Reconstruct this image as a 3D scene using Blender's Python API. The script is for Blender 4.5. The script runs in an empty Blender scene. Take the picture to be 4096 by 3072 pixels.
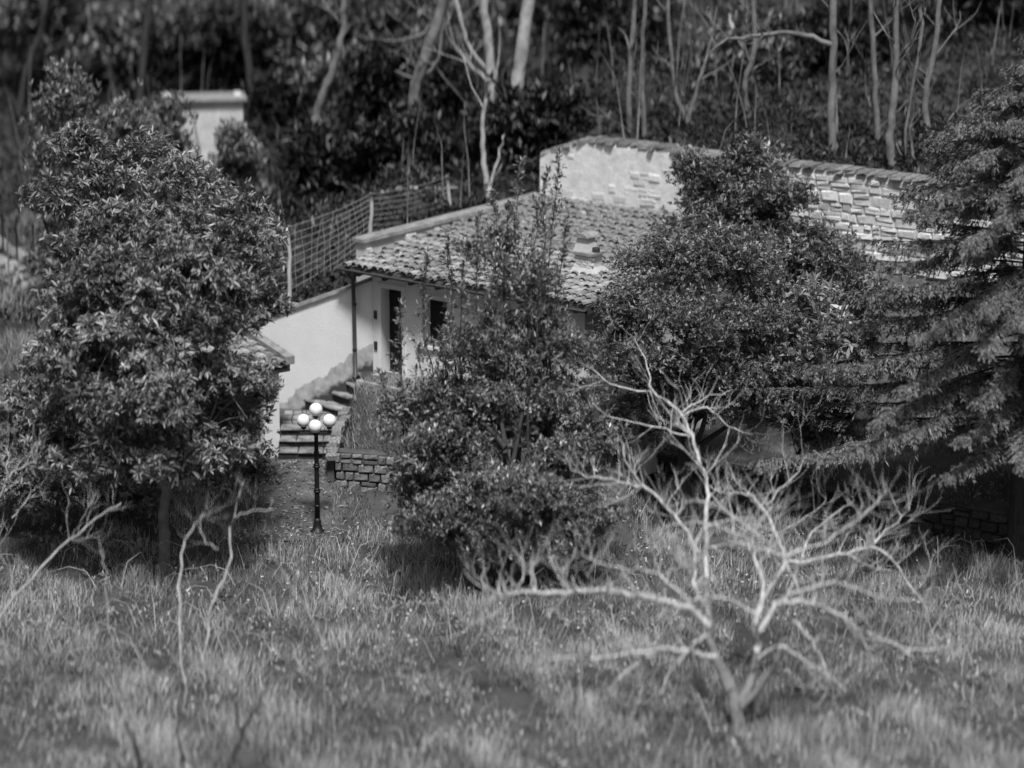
import bpy, bmesh, math, random
import numpy as np
from mathutils import Vector, Matrix

random.seed(7)
RNG = np.random.default_rng(11)
SC = bpy.context.scene
COL = SC.collection

# ------------------------------------------------------------------ camera, sky, sun, exposure
PITCH = math.radians(14.0)
LENS = 120.0
CAM_Z = 21.6
cam_data = bpy.data.cameras.new('camera')
cam_data.lens = LENS
cam_data.sensor_width = 36.0
cam_data.clip_start = 0.5
cam_data.clip_end = 800.0
cam_data.dof.use_dof = True
cam_data.dof.focus_distance = 75.5
cam_data.dof.aperture_fstop = 0.16
cam_data.dof.aperture_ratio = 1.7
cam = bpy.data.objects.new('camera', cam_data)
cam.location = (0, 0, CAM_Z)
cam.rotation_euler = (math.radians(90) - PITCH, 0, 0)
COL.objects.link(cam)
SC.camera = cam

SUN_EL = math.radians(62)
SUN_AZ = (0.10, -0.99)                     # horizontal direction towards the sun: high behind the camera
world = bpy.data.worlds.new('World')
SC.world = world
world.use_nodes = True
wn = world.node_tree.nodes
wl = world.node_tree.links
bg = wn['Background']
sky = wn.new('ShaderNodeTexSky')
sky.sky_type = 'NISHITA'
sky.sun_disc = False
sky.sun_elevation = SUN_EL
sky.sun_rotation = math.atan2(SUN_AZ[0], SUN_AZ[1])
sky.air_density = 1.0
sky.dust_density = 4.0
bw = wn.new('ShaderNodeRGBToBW')            # black and white photograph: neutral daylight
wl.new(sky.outputs[0], bw.inputs[0])
wl.new(bw.outputs[0], bg.inputs[0])
bg.inputs[1].default_value = 0.07
sun_data = bpy.data.lights.new('sun', 'SUN')
sun_data.energy = 4.2
sun_data.angle = math.radians(8)
sun_data.color = (1, 1, 1)
sun = bpy.data.objects.new('sun', sun_data)
sd = Vector((SUN_AZ[0], SUN_AZ[1], 0)).normalized() * math.cos(SUN_EL) + Vector((0, 0, math.sin(SUN_EL)))
sun.rotation_euler = sd.to_track_quat('Z', 'Y').to_euler()
sun.location = (-40, 20, 70)
COL.objects.link(sun)
vs = SC.view_settings
vs.view_transform = 'Standard'
vs.look = 'None'
vs.exposure = 0.02
vs.gamma = 1.0
vs.use_curve_mapping = False

# ------------------------------------------------------------------ helpers
F_PX = 1024 * LENS / 36.0


def at(u, v, Y):
    dx = (u - 512) / F_PX
    dy = (384 - v) / F_PX
    t = Y / (math.cos(PITCH) + dy * math.sin(PITCH))
    return Vector((dx * t, Y, CAM_Z + t * (-math.sin(PITCH) + dy * math.cos(PITCH))))


def atz(u, v, z):
    dx = (u - 512) / F_PX
    dy = (384 - v) / F_PX
    t = (z - CAM_Z) / (-math.sin(PITCH) + dy * math.cos(PITCH))
    return Vector((dx * t, t * (math.cos(PITCH) + dy * math.sin(PITCH)), z))


def sstep(a, b, x):
    t = np.clip((np.asarray(x, float) - a) / (b - a), 0, 1)
    return t * t * (3 - 2 * t)


BX = [-40, -14, -9, -6, -3.6, -3.3, 0.9, 1.6, 11.5, 40]
BY = [84, 82, 80.7, 79.9, 79.0, 79.2, 83.8, 83.2, 76.7, 60]
BZ = [2.2, 2.7, 2.9, 3.3, 4.3, 4.6, 5.2, 6.4, 6.5, 6.5]


def bound_y(x):
    return np.interp(x, BX, BY)


def wob(x, y):
    return 0.10 * np.sin(x * 1.1 + y * 0.7) + 0.08 * np.sin(x * 0.53 - y * 1.3 + 1) + 0.05 * np.sin(2.3 * x + 1.9 * y)


def lawn_h(x, y):
    x = np.asarray(x, float)
    y = np.asarray(y, float)
    z = 0.75 * sstep(72.9, 76.4, y) + 0.03 * wob(x, y) * 6
    left = 1 - sstep(-7.6, -6.6, x)
    z = z + left * 1.7 * sstep(76.0, 81.0, y)
    mid = sstep(-4.1, -3.55, x) * (1 - sstep(2.2, 3.6, x))
    yf = 78.08 - 0.768 * (x + 3.27)
    z = z + mid * (1.68 * sstep(-3.3, -0.4, y - yf))
    right = sstep(2.4, 3.4, x)
    yr = 77.0 - 0.70 * (x - 3.0)
    z = z * (1 - right) + right * (0.05 * sstep(70, 76, y) + 0.85 * sstep(-0.05, 0.12, y - yr) + 0.10 * np.clip(y - yr, 0, 6))
    return z


def hill_h(x, y):
    x = np.asarray(x, float)
    y = np.asarray(y, float)
    d = y - bound_y(x)
    return np.interp(x, BX, BZ) + 0.12 * d + 0.004 * np.clip(d - 10, 0, 100) ** 2 * 0.5 + 0.5 * wob(x * 0.5, y * 0.5) * np.clip(d, 0, 3) + 0.3 * wob(x, y) * np.clip(d, 0, 1)


def ground_z(x, y):
    return float(hill_h(x, y)) if y > float(bound_y(x)) else float(lawn_h(x, y))


def ground(u, v):
    """where the sight line through a point of the photograph meets the land"""
    y = 50.0
    while y < 200:
        p = at(u, v, y)
        if p.z <= ground_z(p.x, p.y):
            return p
        y += 0.1
    return at(u, v, 120)


def mesh_from(name, verts, faces, smooth=False):
    me = bpy.data.meshes.new(name)
    me.from_pydata([tuple(v) for v in verts], [], faces)
    if smooth:
        me.polygons.foreach_set('use_smooth', [True] * len(me.polygons))
    me.update()
    return me


def obj(name, me, mat=None, parent=None, loc=None, rot=None, scale=None):
    o = bpy.data.objects.new(name, me)
    COL.objects.link(o)
    if mat is not None and len(me.materials) == 0:
        me.materials.append(mat)
    if parent is not None:
        o.parent = parent
    if loc is not None:
        o.location = loc
    if rot is not None:
        o.rotation_euler = rot
    if scale is not None:
        o.scale = scale
    return o


def thing(name, label, cat, loc=(0, 0, 0), group=None):
    o = bpy.data.objects.new(name, None)
    o.empty_display_size = 0.2
    COL.objects.link(o)
    o.location = loc
    o['label'] = label
    o['category'] = cat
    if group:
        o['group'] = group
    return o


def wobj(name, me, mat, parent):
    """mesh written in world coordinates, hung under a parent that is only translated"""
    o = obj(name, me, mat, parent)
    o.matrix_parent_inverse = Matrix.Translation(-Vector(parent.location))
    return o


class MB:
    def __init__(self):
        self.v = []
        self.f = []

    def add(self, vs_, fs):
        n = len(self.v)
        self.v += [tuple(p) for p in vs_]
        self.f += [tuple(i + n for i in f) for f in fs]

    def hexa(self, p):
        self.add(p, [(0, 3, 2, 1), (4, 5, 6, 7), (0, 1, 5, 4), (1, 2, 6, 5), (2, 3, 7, 6), (3, 0, 4, 7)])

    def box(self, x0, x1, y0, y1, z0, z1):
        self.hexa([(x0, y0, z0), (x1, y0, z0), (x1, y1, z0), (x0, y1, z0), (x0, y0, z1), (x1, y0, z1), (x1, y1, z1), (x0, y1, z1)])

    def tube(self, pts, rad, n=6, cap=True):
        pts = [Vector(p) for p in pts]
        k = len(pts)
        up = Vector((0.31, 0.17, 0.93))
        base = len(self.v)
        for i, p in enumerate(pts):
            d = (pts[min(i + 1, k - 1)] - pts[max(i - 1, 0)])
            if d.length < 1e-6:
                d = Vector((0, 0, 1))
            d.normalize()
            a = d.cross(up)
            if a.length < 1e-3:
                a = d.cross(Vector((1, 0, 0)))
            a.normalize()
            b = d.cross(a)
            r = rad[i] if hasattr(rad, '__len__') else rad
            for j in range(n):
                t = 2 * math.pi * j / n
                self.v.append(tuple(p + a * (r * math.cos(t)) + b * (r * math.sin(t))))
        for i in range(k - 1):
            for j in range(n):
                j2 = (j + 1) % n
                self.f.append((base + i * n + j, base + i * n + j2, base + (i + 1) * n + j2, base + (i + 1) * n + j))
        if cap:
            self.f.append(tuple(base + j for j in range(n)))
            self.f.append(tuple(base + (k - 1) * n + j for j in reversed(range(n))))

    def lathe(self, prof, c=(0, 0, 0), n=16):
        base = len(self.v)
        for r, z in prof:
            for j in range(n):
                t = 2 * math.pi * j / n
                self.v.append((c[0] + r * math.cos(t), c[1] + r * math.sin(t), c[2] + z))
        for i in range(len(prof) - 1):
            for j in range(n):
                j2 = (j + 1) % n
                self.f.append((base + i * n + j, base + i * n + j2, base + (i + 1) * n + j2, base + (i + 1) * n + j))
        self.f.append(tuple(base + j for j in reversed(range(n))))
        self.f.append(tuple(base + (len(prof) - 1) * n + j for j in range(n)))

    def mesh(self, name, smooth=False):
        return mesh_from(name, self.v, self.f, smooth)


# ------------------------------------------------------------------ materials (all neutral grey: the photograph is black and white)
def mat(name, lo, hi=None, scale=6.0, rough=0.85, bump=0.0, bump_scale=40.0, detail=6.0, rand=0.0, spec=0.3, dist=0.0, stretch=None):
    m = bpy.data.materials.new(name)
    m.use_nodes = True
    nt = m.node_tree
    n, l = nt.nodes, nt.links
    b = n['Principled BSDF']
    b.inputs['Roughness'].default_value = rough
    b.inputs['Specular IOR Level'].default_value = spec
    hi = lo if hi is None else hi
    tc = n.new('ShaderNodeTexCoord')
    vec = tc.outputs['Object']
    if stretch:
        mp = n.new('ShaderNodeMapping')
        mp.inputs['Scale'].default_value = stretch
        l.new(vec, mp.inputs['Vector'])
        vec = mp.outputs[0]
    ns = n.new('ShaderNodeTexNoise')
    ns.inputs['Scale'].default_value = scale
    ns.inputs['Detail'].default_value = detail
    ns.inputs['Roughness'].default_value = 0.62
    ns.inputs['Distortion'].default_value = dist
    l.new(vec, ns.inputs['Vector'])
    mr = n.new('ShaderNodeMapRange')
    mr.inputs['From Min'].default_value = 0.32
    mr.inputs['From Max'].default_value = 0.68
    mr.inputs['To Min'].default_value = lo
    mr.inputs['To Max'].default_value = hi
    l.new(ns.outputs['Fac'], mr.inputs['Value'])
    out = mr.outputs[0]
    if rand:
        oi = n.new('ShaderNodeObjectInfo')
        r = n.new('ShaderNodeMapRange')
        r.inputs['To Min'].default_value = 1 - rand
        r.inputs['To Max'].default_value = 1 + rand
        l.new(oi.outputs['Random'], r.inputs['Value'])
        mu = n.new('ShaderNodeMath')
        mu.operation = 'MULTIPLY'
        l.new(out, mu.inputs[0])
        l.new(r.outputs[0], mu.inputs[1])
        out = mu.outputs[0]
    l.new(out, b.inputs['Base Color'])
    if bump:
        n2 = n.new('ShaderNodeTexNoise')
        n2.inputs['Scale'].default_value = bump_scale
        n2.inputs['Detail'].default_value = 5
        l.new(vec, n2.inputs['Vector'])
        bp = n.new('ShaderNodeBump')
        bp.inputs['Strength'].default_value = bump
        bp.inputs['Distance'].default_value = 0.02
        l.new(n2.outputs['Fac'], bp.inputs['Height'])
        l.new(bp.outputs[0], b.inputs['Normal'])
    return m


def leaf_mat(name, tone, rough=0.4, trans=0.25, spec=0.5):
    m = bpy.data.materials.new(name)
    m.use_nodes = True
    n, l = m.node_tree.nodes, m.node_tree.links
    b = n['Principled BSDF']
    b.inputs['Roughness'].default_value = rough
    b.inputs['Specular IOR Level'].default_value = spec
    a = n.new('ShaderNodeAttribute')
    a.attribute_name = 'tone'
    mu = n.new('ShaderNodeMath')
    mu.operation = 'MULTIPLY'
    mu.inputs[1].default_value = tone
    l.new(a.outputs['Fac'], mu.inputs[0])
    l.new(mu.outputs[0], b.inputs['Base Color'])
    t = n.new('ShaderNodeBsdfTranslucent')
    l.new(mu.outputs[0], t.inputs['Color'])
    mx = n.new('ShaderNodeMixShader')
    mx.inputs[0].default_value = trans
    l.new(b.outputs[0], mx.inputs[1])
    l.new(t.outputs[0], mx.inputs[2])
    l.new(mx.outputs[0], n['Material Output'].inputs['Surface'])
    return m


def plaster_mat(name, base, stain_z0, stain_z1):
    """whitewashed plaster; below a ragged line the paint has come off and the render is grey"""
    m = mat(name, base * 0.90, base, 1.6, 0.9, 0.5, 26, 8)
    n, l = m.node_tree.nodes, m.node_tree.links
    b = n['Principled BSDF']
    src = b.inputs['Base Color'].links[0].from_socket
    tc = n.new('ShaderNodeTexCoord')
    sep = n.new('ShaderNodeSeparateXYZ')
    l.new(tc.outputs['Object'], sep.inputs[0])
    ns = n.new('ShaderNodeTexNoise')
    ns.inputs['Scale'].default_value = 2.4
    ns.inputs['Detail'].default_value = 14
    ns.inputs['Roughness'].default_value = 0.68
    l.new(tc.outputs['Object'], ns.inputs['Vector'])
    ad = n.new('ShaderNodeMath')
    ad.operation = 'MULTIPLY_ADD'
    ad.inputs[1].default_value = 0.7
    l.new(ns.outputs['Fac'], ad.inputs[0])
    l.new(sep.outputs['Z'], ad.inputs[2])
    # the peeled edge climbs along the wall with the steps
    lx = n.new('ShaderNodeMath')
    lx.operation = 'MULTIPLY_ADD'
    lx.inputs[1].default_value = -0.70
    l.new(sep.outputs['X'], lx.inputs[0])
    l.new(ad.outputs[0], lx.inputs[2])
    r = n.new('ShaderNodeMapRange')
    r.inputs['From Min'].default_value = stain_z0
    r.inputs['From Max'].default_value = stain_z1
    l.new(lx.outputs[0], r.inputs['Value'])
    n2 = n.new('ShaderNodeTexNoise')
    n2.inputs['Scale'].default_value = 5
    n2.inputs['Detail'].default_value = 8
    l.new(tc.outputs['Object'], n2.inputs['Vector'])
    r2 = n.new('ShaderNodeMapRange')
    r2.inputs['From Min'].default_value = 0.3
    r2.inputs['From Max'].default_value = 0.7
    r2.inputs['To Min'].default_value = 0.30
    r2.inputs['To Max'].default_value = 0.56
    l.new(n2.outputs['Fac'], r2.inputs['Value'])
    mx = n.new('ShaderNodeMix')
    mx.data_type = 'FLOAT'
    l.new(r.outputs[0], mx.inputs[0])
    l.new(r2.outputs[0], mx.inputs[2])
    l.new(src, mx.inputs[3])
    r3 = n.new('ShaderNodeMapRange')                  # moss and damp at the foot
    r3.inputs['From Min'].default_value = stain_z0 - 0.50
    r3.inputs['From Max'].default_value = stain_z0 - 0.36
    l.new(lx.outputs[0], r3.inputs['Value'])
    m3 = n.new('ShaderNodeMix')
    m3.data_type = 'FLOAT'
    m3.inputs[2].default_value = 0.06
    l.new(r3.outputs[0], m3.inputs[0])
    l.new(mx.outputs[0], m3.inputs[3])
    l.new(m3.outputs[0], b.inputs['Base Color'])
    return m


M = {}
M['lawn'] = mat('lawn_soil', 0.035, 0.10, 1.2, 0.95, 0.6, 20)
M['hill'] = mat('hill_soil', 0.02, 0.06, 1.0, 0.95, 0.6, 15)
M['dirt'] = mat('path_dirt', 0.06, 0.13, 2.0, 0.95, 0.5, 30)
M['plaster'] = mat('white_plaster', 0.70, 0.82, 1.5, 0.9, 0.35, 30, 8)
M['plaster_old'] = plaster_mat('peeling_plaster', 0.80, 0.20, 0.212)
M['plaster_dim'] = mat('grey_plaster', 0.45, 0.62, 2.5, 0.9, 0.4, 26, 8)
M['coping'] = mat('coping_stone', 0.16, 0.34, 5, 0.9, 0.5, 30)
M['mortar'] = mat('lime_mortar', 0.46, 0.68, 4, 0.95, 0.6, 30)
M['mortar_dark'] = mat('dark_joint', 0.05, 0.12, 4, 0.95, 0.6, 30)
M['render'] = mat('mottled_render', 0.56, 0.80, 4.5, 0.92, 0.6, 14, 8)
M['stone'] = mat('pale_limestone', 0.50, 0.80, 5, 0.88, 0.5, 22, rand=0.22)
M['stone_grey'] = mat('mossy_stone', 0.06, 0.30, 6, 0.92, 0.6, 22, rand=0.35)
M['stone_dark'] = mat('shade_black_stone', 0.02, 0.09, 6, 0.95, 0.6, 22, rand=0.35)  # stone colour darkened to stand for the shade under the conifer
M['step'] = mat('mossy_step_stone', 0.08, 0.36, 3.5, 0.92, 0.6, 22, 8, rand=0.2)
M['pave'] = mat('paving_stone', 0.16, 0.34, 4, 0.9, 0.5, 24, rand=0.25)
M['riser'] = mat('black_riser', 0.012, 0.06, 6, 0.95, 0.5, 22)
M['tile'] = mat('weathered_roof_tile', 0.11, 0.36, 9, 0.9, 0.5, 30, 8, rand=0.35)
M['roofbed'] = mat('roof_bed', 0.08, 0.16, 5, 0.95)
M['metal_dark'] = mat('dark_painted_metal', 0.035, 0.055, 8, 0.5, 0.1, 40, spec=0.5)
M['iron'] = mat('black_iron', 0.008, 0.014, 8, 0.5, 0.1, 60, spec=0.4)
M['wood_dark'] = mat('dark_wood', 0.02, 0.06, 3, 0.75, 0.4, 14, stretch=(6, 6, 0.6))
M['wood_beam'] = mat('beam_wood', 0.03, 0.07, 3, 0.8, 0.3, 20)
M['post'] = mat('split_chestnut_post', 0.34, 0.55, 6, 0.9, 0.5, 20, stretch=(3, 3, 0.7))
M['wire'] = mat('rusty_wire', 0.24, 0.34, 20, 0.6)
M['bark_dark'] = mat('dark_bark', 0.025, 0.07, 5, 0.95, 0.8, 18, stretch=(3, 3, 0.6))
M['bark'] = mat('grey_bark', 0.06, 0.14, 5, 0.95, 0.8, 18, stretch=(3, 3, 0.6))
M['bark_pale'] = mat('pale_smooth_bark', 0.26, 0.52, 5, 0.8, 0.5, 24, rand=0.1)
M['bark_fig'] = mat('silvery_fig_bark', 0.22, 0.66, 9, 0.8, 0.6, 24, 8)
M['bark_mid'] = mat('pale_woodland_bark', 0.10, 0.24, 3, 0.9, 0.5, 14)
M['opal'] = mat('opal_globe', 0.86, 0.88, 1, 0.25, spec=0.5)
M['white'] = mat('white_board', 0.45, 0.72, 2.2, 0.85, 0.3, 14)
M['door'] = mat('dark_shutter', 0.012, 0.025, 4, 0.6)
M['glass'] = mat('skylight_glass', 0.20, 0.24, 2, 0.12, spec=0.8)
M['leaf_big'] = leaf_mat('rosette_leaf', 0.21, 0.38, 0.18)
M['leaf_lau'] = leaf_mat('laurel_leaf', 0.20, 0.36, 0.22)
M['leaf_small'] = leaf_mat('small_leaf', 0.17, 0.42, 0.22)
M['leaf_pale'] = leaf_mat('pale_leaf', 0.34, 0.40, 0.25)
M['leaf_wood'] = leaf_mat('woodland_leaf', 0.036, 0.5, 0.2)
M['needle'] = leaf_mat('needle_spray', 0.15, 0.5, 0.12)
M['grass'] = leaf_mat('grass_blade', 0.31, 0.55, 0.30, 0.25)
M['dry_grass'] = leaf_mat('dry_grass_blade', 0.38, 0.6, 0.30, 0.2)
M['petal'] = mat('white_petal', 0.75, 0.82, 1, 0.7)


# ------------------------------------------------------------------ foliage engine (numpy)
def big_mesh(name, V, quads, tone, m):
    me = bpy.data.meshes.new(name)
    nv, nq = len(V), len(quads)
    k = quads.shape[1]
    me.vertices.add(nv)
    me.vertices.foreach_set('co', V.astype(np.float32).ravel())
    me.loops.add(nq * k)
    me.loops.foreach_set('vertex_index', quads.astype(np.int32).ravel())
    me.polygons.add(nq)
    me.polygons.foreach_set('loop_start', np.arange(0, nq * k, k, dtype=np.int32))
    a = me.attributes.new('tone', 'FLOAT', 'POINT')
    a.data.foreach_set('value', tone.astype(np.float32))
    me.update(calc_edges=True)
    me.materials.append(m)
    return me


def norm(a):
    return a / np.maximum(np.linalg.norm(a, axis=1, keepdims=True), 1e-9)


def leaf_geo(B, D, L, W, tone, fold=0.25, curl=0.15, flat=0.6):
    """lens-shaped leaves: base points B, directions D, lengths L, widths W; returns V, quads, tone"""
    n = len(B)
    D = norm(D)
    up = RNG.normal(size=(n, 3)) * (1 - flat)
    up[:, 2] += 1.0
    S = norm(np.cross(D, up))
    N = norm(np.cross(S, D))
    L = np.broadcast_to(L, n)[:, None]
    W = np.broadcast_to(W, n)[:, None]
    tip = B + D * L - N * (curl * L)
    mid1 = B + D * (0.35 * L) - N * (0.02 * L)
    mid2 = B + D * (0.72 * L) - N * (0.4 * curl * L)
    lift = N * (fold * W)
    V = np.stack([B, mid1 + S * W * 0.5 + lift, mid2 + S * W * 0.42 + lift, tip, mid2 - S * W * 0.42 + lift, mid1 - S * W * 0.5 + lift], axis=1).reshape(-1, 3)
    i = np.arange(n)[:, None] * 6
    Q = np.concatenate([i + np.array([[0, 1, 2, 3]]), i + np.array([[0, 3, 4, 5]])], axis=0)
    return V, Q, np.repeat(tone, 6)


def needle_geo(B, D, L, W, tone):
    n = len(B)
    D = norm(D)
    S = norm(np.cross(D, RNG.normal(size=(n, 3)) * .5 + np.array([[0, 0, 1.0]])))
    L = np.broadcast_to(L, n)[:, None]
    V = np.stack([B, B + D * L * .5 + S * W * .5, B + D * L - np.array([[0, 0, 1.0]]) * L * .12, B + D * L * .5 - S * W * .5], 1).reshape(-1, 3)
    return V, np.arange(n)[:, None] * 4 + np.array([[0, 1, 2, 3]]), np.repeat(tone, 4)


def join_geo(parts):
    Vs, Qs, Ts = [], [], []
    o = 0
    for V, Q, T in parts:
        Vs.append(V)
        Qs.append(Q + o)
        Ts.append(T)
        o += len(V)
    return np.concatenate(Vs), np.concatenate(Qs), np.concatenate(Ts)


def leaf_quad(B, D, L, W, tone, fold=0.22, curl=0.15, flat=0.6):
    """small or distant leaves: one folded diamond each"""
    n = len(B)
    D = norm(D)
    up = RNG.normal(size=(n, 3)) * (1 - flat)
    up[:, 2] += 1.0
    S = norm(np.cross(D, up))
    N = norm(np.cross(S, D))
    L = np.broadcast_to(L, n)[:, None]
    W = np.broadcast_to(W, n)[:, None] * 1.12
    mid = B + D * (.48 * L) + N * (fold * W)
    V = np.stack([B, mid + S * W * .5, B + D * L - N * (curl * L), mid - S * W * .5], 1).reshape(-1, 3)
    return V, np.arange(n)[:, None] * 4 + np.array([[0, 1, 2, 3]]), np.repeat(tone, 4)


def rosettes(P, A, n, L, W, spread=1.0, tone=None, reach=0.0, simple=False):
    """n leaves round each tip P with axis A"""
    k = len(P)
    A = norm(A)
    P = np.repeat(P, n, 0)
    Ar = np.repeat(A, n, 0)
    R = RNG.normal(size=(k * n, 3))
    R = norm(R - (R * Ar).sum(1, keepdims=True) * Ar)
    ang = spread * RNG.uniform(0.55, 1.25, (k * n, 1))
    D = Ar * np.cos(ang) + R * np.sin(ang)
    B = P - Ar * RNG.uniform(0, reach + 0.04, (k * n, 1))
    LL = L * RNG.uniform(0.45, 1.25, k * n)
    T = (np.ones(k) if tone is None else tone)
    T = np.repeat(T, n) * RNG.uniform(0.75, 1.3, k * n)
    return (leaf_quad if simple else leaf_geo)(B, D, LL, W * LL / L, T)


def lobe_points(lobes, n, inner=0.55):
    """points near the shells of a set of lobes, with outward directions; the undersides are thinner"""
    w = np.array([lb[3] if len(lb) > 3 else lb[1][0] * lb[1][2] for lb in lobes], float)
    idx = RNG.choice(len(lobes), n, p=w / w.sum())
    C = np.array([lb[0] for lb in lobes], float)[idx]
    R = np.array([lb[1] for lb in lobes], float)[idx]
    d = norm(RNG.normal(size=(n, 3)))
    d[:, 2] = np.where(d[:, 2] < -0.35, -d[:, 2], d[:, 2])
    r = inner + (1 - inner) * RNG.uniform(0, 1, (n, 1)) ** 0.6
    r *= 1 + 0.22 * RNG.normal(size=(n, 1))
    return C + R * d * r, d, idx


def random_lobes(center, radii, n, size, flat=0.8):
    out = []
    for i in range(n):
        d = norm(RNG.normal(size=(1, 3)))[0]
        r = RNG.uniform(0.35, 0.95) ** 0.7
        c = np.array(center) + np.array(radii) * d * r
        s = size * RNG.uniform(0.65, 1.3)
        out.append((c, (s, s, s * flat)))
    return out


def limb_path(a, b, bend=0.12, k=6):
    a, b = Vector(a), Vector(b)
    L = (b - a).length
    off = Vector((random.uniform(-1, 1), random.uniform(-1, 1), random.uniform(-0.3, 1))) * bend * L
    return [a.lerp(b, i / (k - 1)) + off * math.sin(math.pi * i / (k - 1)) + Vector((random.uniform(-1, 1), random.uniform(-1, 1), random.uniform(-1, 1))) * 0.015 * L * (0 < i < k - 1) for i in range(k)]


def leafy_tree(name, label, cat, base, lobes, n_sprig, per, L, W, m, bark, trunk_r, trunk_h, spread=1.0, group=None, updir=0.6, limbs=9, sub=2, sub_d=0.16, inner=0.55, reach=0.05, stems=1, stem_spread=0.2, tone_var=0.35, clumps=9, simple=True):
    t = thing(name, label, cat, base, group)
    base = Vector(base)
    top = base + Vector((random.uniform(-0.2, 0.2), random.uniform(-0.2, 0.2), trunk_h))
    for s in range(stems):
        b = base + Vector((random.uniform(-1, 1), random.uniform(-1, 1), 0)) * stem_spread * (stems > 1)
        tp = top + Vector((random.uniform(-1, 1), random.uniform(-1, 1), random.uniform(-0.3, 0.3))) * stem_spread * 3 * (stems > 1)
        mb = MB()
        path = limb_path(b - Vector((0, 0, 0.25)), tp, 0.05, 8)
        mb.tube(path, [trunk_r * (1.35 if i == 0 else 1 - 0.45 * i / 7) for i in range(8)], 9)
        wobj('trunk', mb.mesh('trunk', True), bark, t)
    pick = sorted(lobes, key=lambda q: -q[1][0])[:limbs]
    for lb in pick:
        mb = MB()
        a = base.lerp(top, random.uniform(0.55, 1.0))
        c = Vector(lb[0])
        path = limb_path(a, c, 0.10, 7)
        mb.tube(path, [trunk_r * 0.5 * (1 - 0.8 * i / 6) for i in range(7)], 6)
        for q in range(6):
            e = c + Vector([random.uniform(-1, 1) * lb[1][j] * 0.9 for j in range(3)])
            pth = limb_path(path[random.randint(3, 6)], e, 0.12, 4)
            mb.tube(pth, [trunk_r * 0.13 * (1 - 0.7 * i / 3) for i in range(4)], 4)
        wobj('limb', mb.mesh('limb', True), bark, t)
    if clumps:                                         # break every lobe into smaller leaf clumps with gaps between
        small = []
        for lb in lobes:
            R0 = np.array(lb[1])
            for q in range(clumps):
                dd = norm(RNG.normal(size=(1, 3)))[0]
                dd[2] = abs(dd[2]) * .9 - .25
                c = np.array(lb[0]) + R0 * dd * RNG.uniform(.55, 1.05)
                k = RNG.uniform(.24, .46)
                sz = (R0[0] * k, R0[1] * k, R0[2] * k * .75)
                small.append((c, sz, None, (lb[3] if len(lb) > 3 else R0[0] * R0[2]) * k * k))
        lobes = small
    P, d, idx = lobe_points(lobes, n_sprig, inner)
    tone = np.clip(1 + tone_var * RNG.normal(size=n_sprig), 0.4, 2.2)
    lt = np.clip(1 + 0.22 * RNG.normal(size=len(lobes)), 0.6, 1.5)[idx]
    A = d + np.array([[0, 0, updir]])
    P = np.repeat(P, sub, 0) + RNG.normal(size=(n_sprig * sub, 3)) * sub_d
    A = np.repeat(A, sub, 0) + RNG.normal(size=(n_sprig * sub, 3)) * 0.25
    V, Q, T = rosettes(P, A, per, L, W, spread, np.repeat(tone * lt, sub), reach, simple)
    wobj('crown', big_mesh('crown', V, Q, T, m), None, t)
    return t

# ------------------------------------------------------------------ land
def grid_sheet(name, xs, rows, hfun, m):
    """rows: for every x a list of y values"""
    V, Fc = [], []
    ny = len(rows[0])
    for x, ys in zip(xs, rows):
        for y in ys:
            V.append((x, y, float(hfun(x, y))))
    for i in range(len(xs) - 1):
        for j in range(ny - 1):
            a = i * ny + j
            Fc.append((a, a + ny, a + ny + 1, a + 1))
    o = obj(name, mesh_from(name, V, Fc, True), m)
    o['kind'] = 'structure'
    return o


xs = np.concatenate([np.linspace(-60, -13, 14), np.linspace(-12.5, 12.5, 126), np.linspace(13, 60, 14)])
grid_sheet('lawn', xs, [np.concatenate([np.linspace(-20, 54, 14), np.linspace(55, float(bound_y(x)) + 0.4, 110)]) for x in xs], lawn_h, M['lawn'])
grid_sheet('hillside', xs, [np.concatenate([[float(bound_y(x)) + 0.06], np.linspace(float(bound_y(x)) + 0.1, float(bound_y(x)) + 30, 70), float(bound_y(x)) + np.linspace(32, 140, 20)]) for x in xs], lambda x, y: float(hill_h(x, y)) - (2.0 if y - float(bound_y(x)) < 0.09 else 0.0), M['hill'])

# trodden earth path from the lamp to the steps
V, Fc = [], []
for i in range(13):
    t = i / 12
    y = 72.2 + 4.25 * t
    xc = -4.9 + 0.12 * math.sin(3 * t)
    for k in range(7):
        x = xc + (k / 6 - 0.5) * (1.9 - 0.2 * t) + 0.08 * math.sin(7 * t + k)
        V.append((x, y, float(lawn_h(x, y)) + 0.03 * math.sin(math.pi * k / 6) + 0.006))
for i in range(12):
    for k in range(6):
        a = i * 7 + k
        Fc.append((a, a + 1, a + 8, a + 7))
o = obj('path', mesh_from('path', V, Fc, True), M['dirt'])
o['kind'] = 'structure'

# gravel track high on the left, beyond the trees
pa = [ground(-40, 252), ground(0, 268), ground(36, 288), ground(60, 312)]
V, Fc = [], []
for i, c in enumerate(pa):
    for k, off in enumerate((-0.55, 0.55)):
        y = c.y + off * 0.75
        x = c.x + off * 0.65
        V.append((x, y, ground_z(x, y) + 0.05))
for i in range(3):
    Fc.append((2 * i, 2 * i + 2, 2 * i + 3, 2 * i + 1))
o = obj('track', mesh_from('track', V, Fc, True), M['pave'])
o['kind'] = 'structure'

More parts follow.
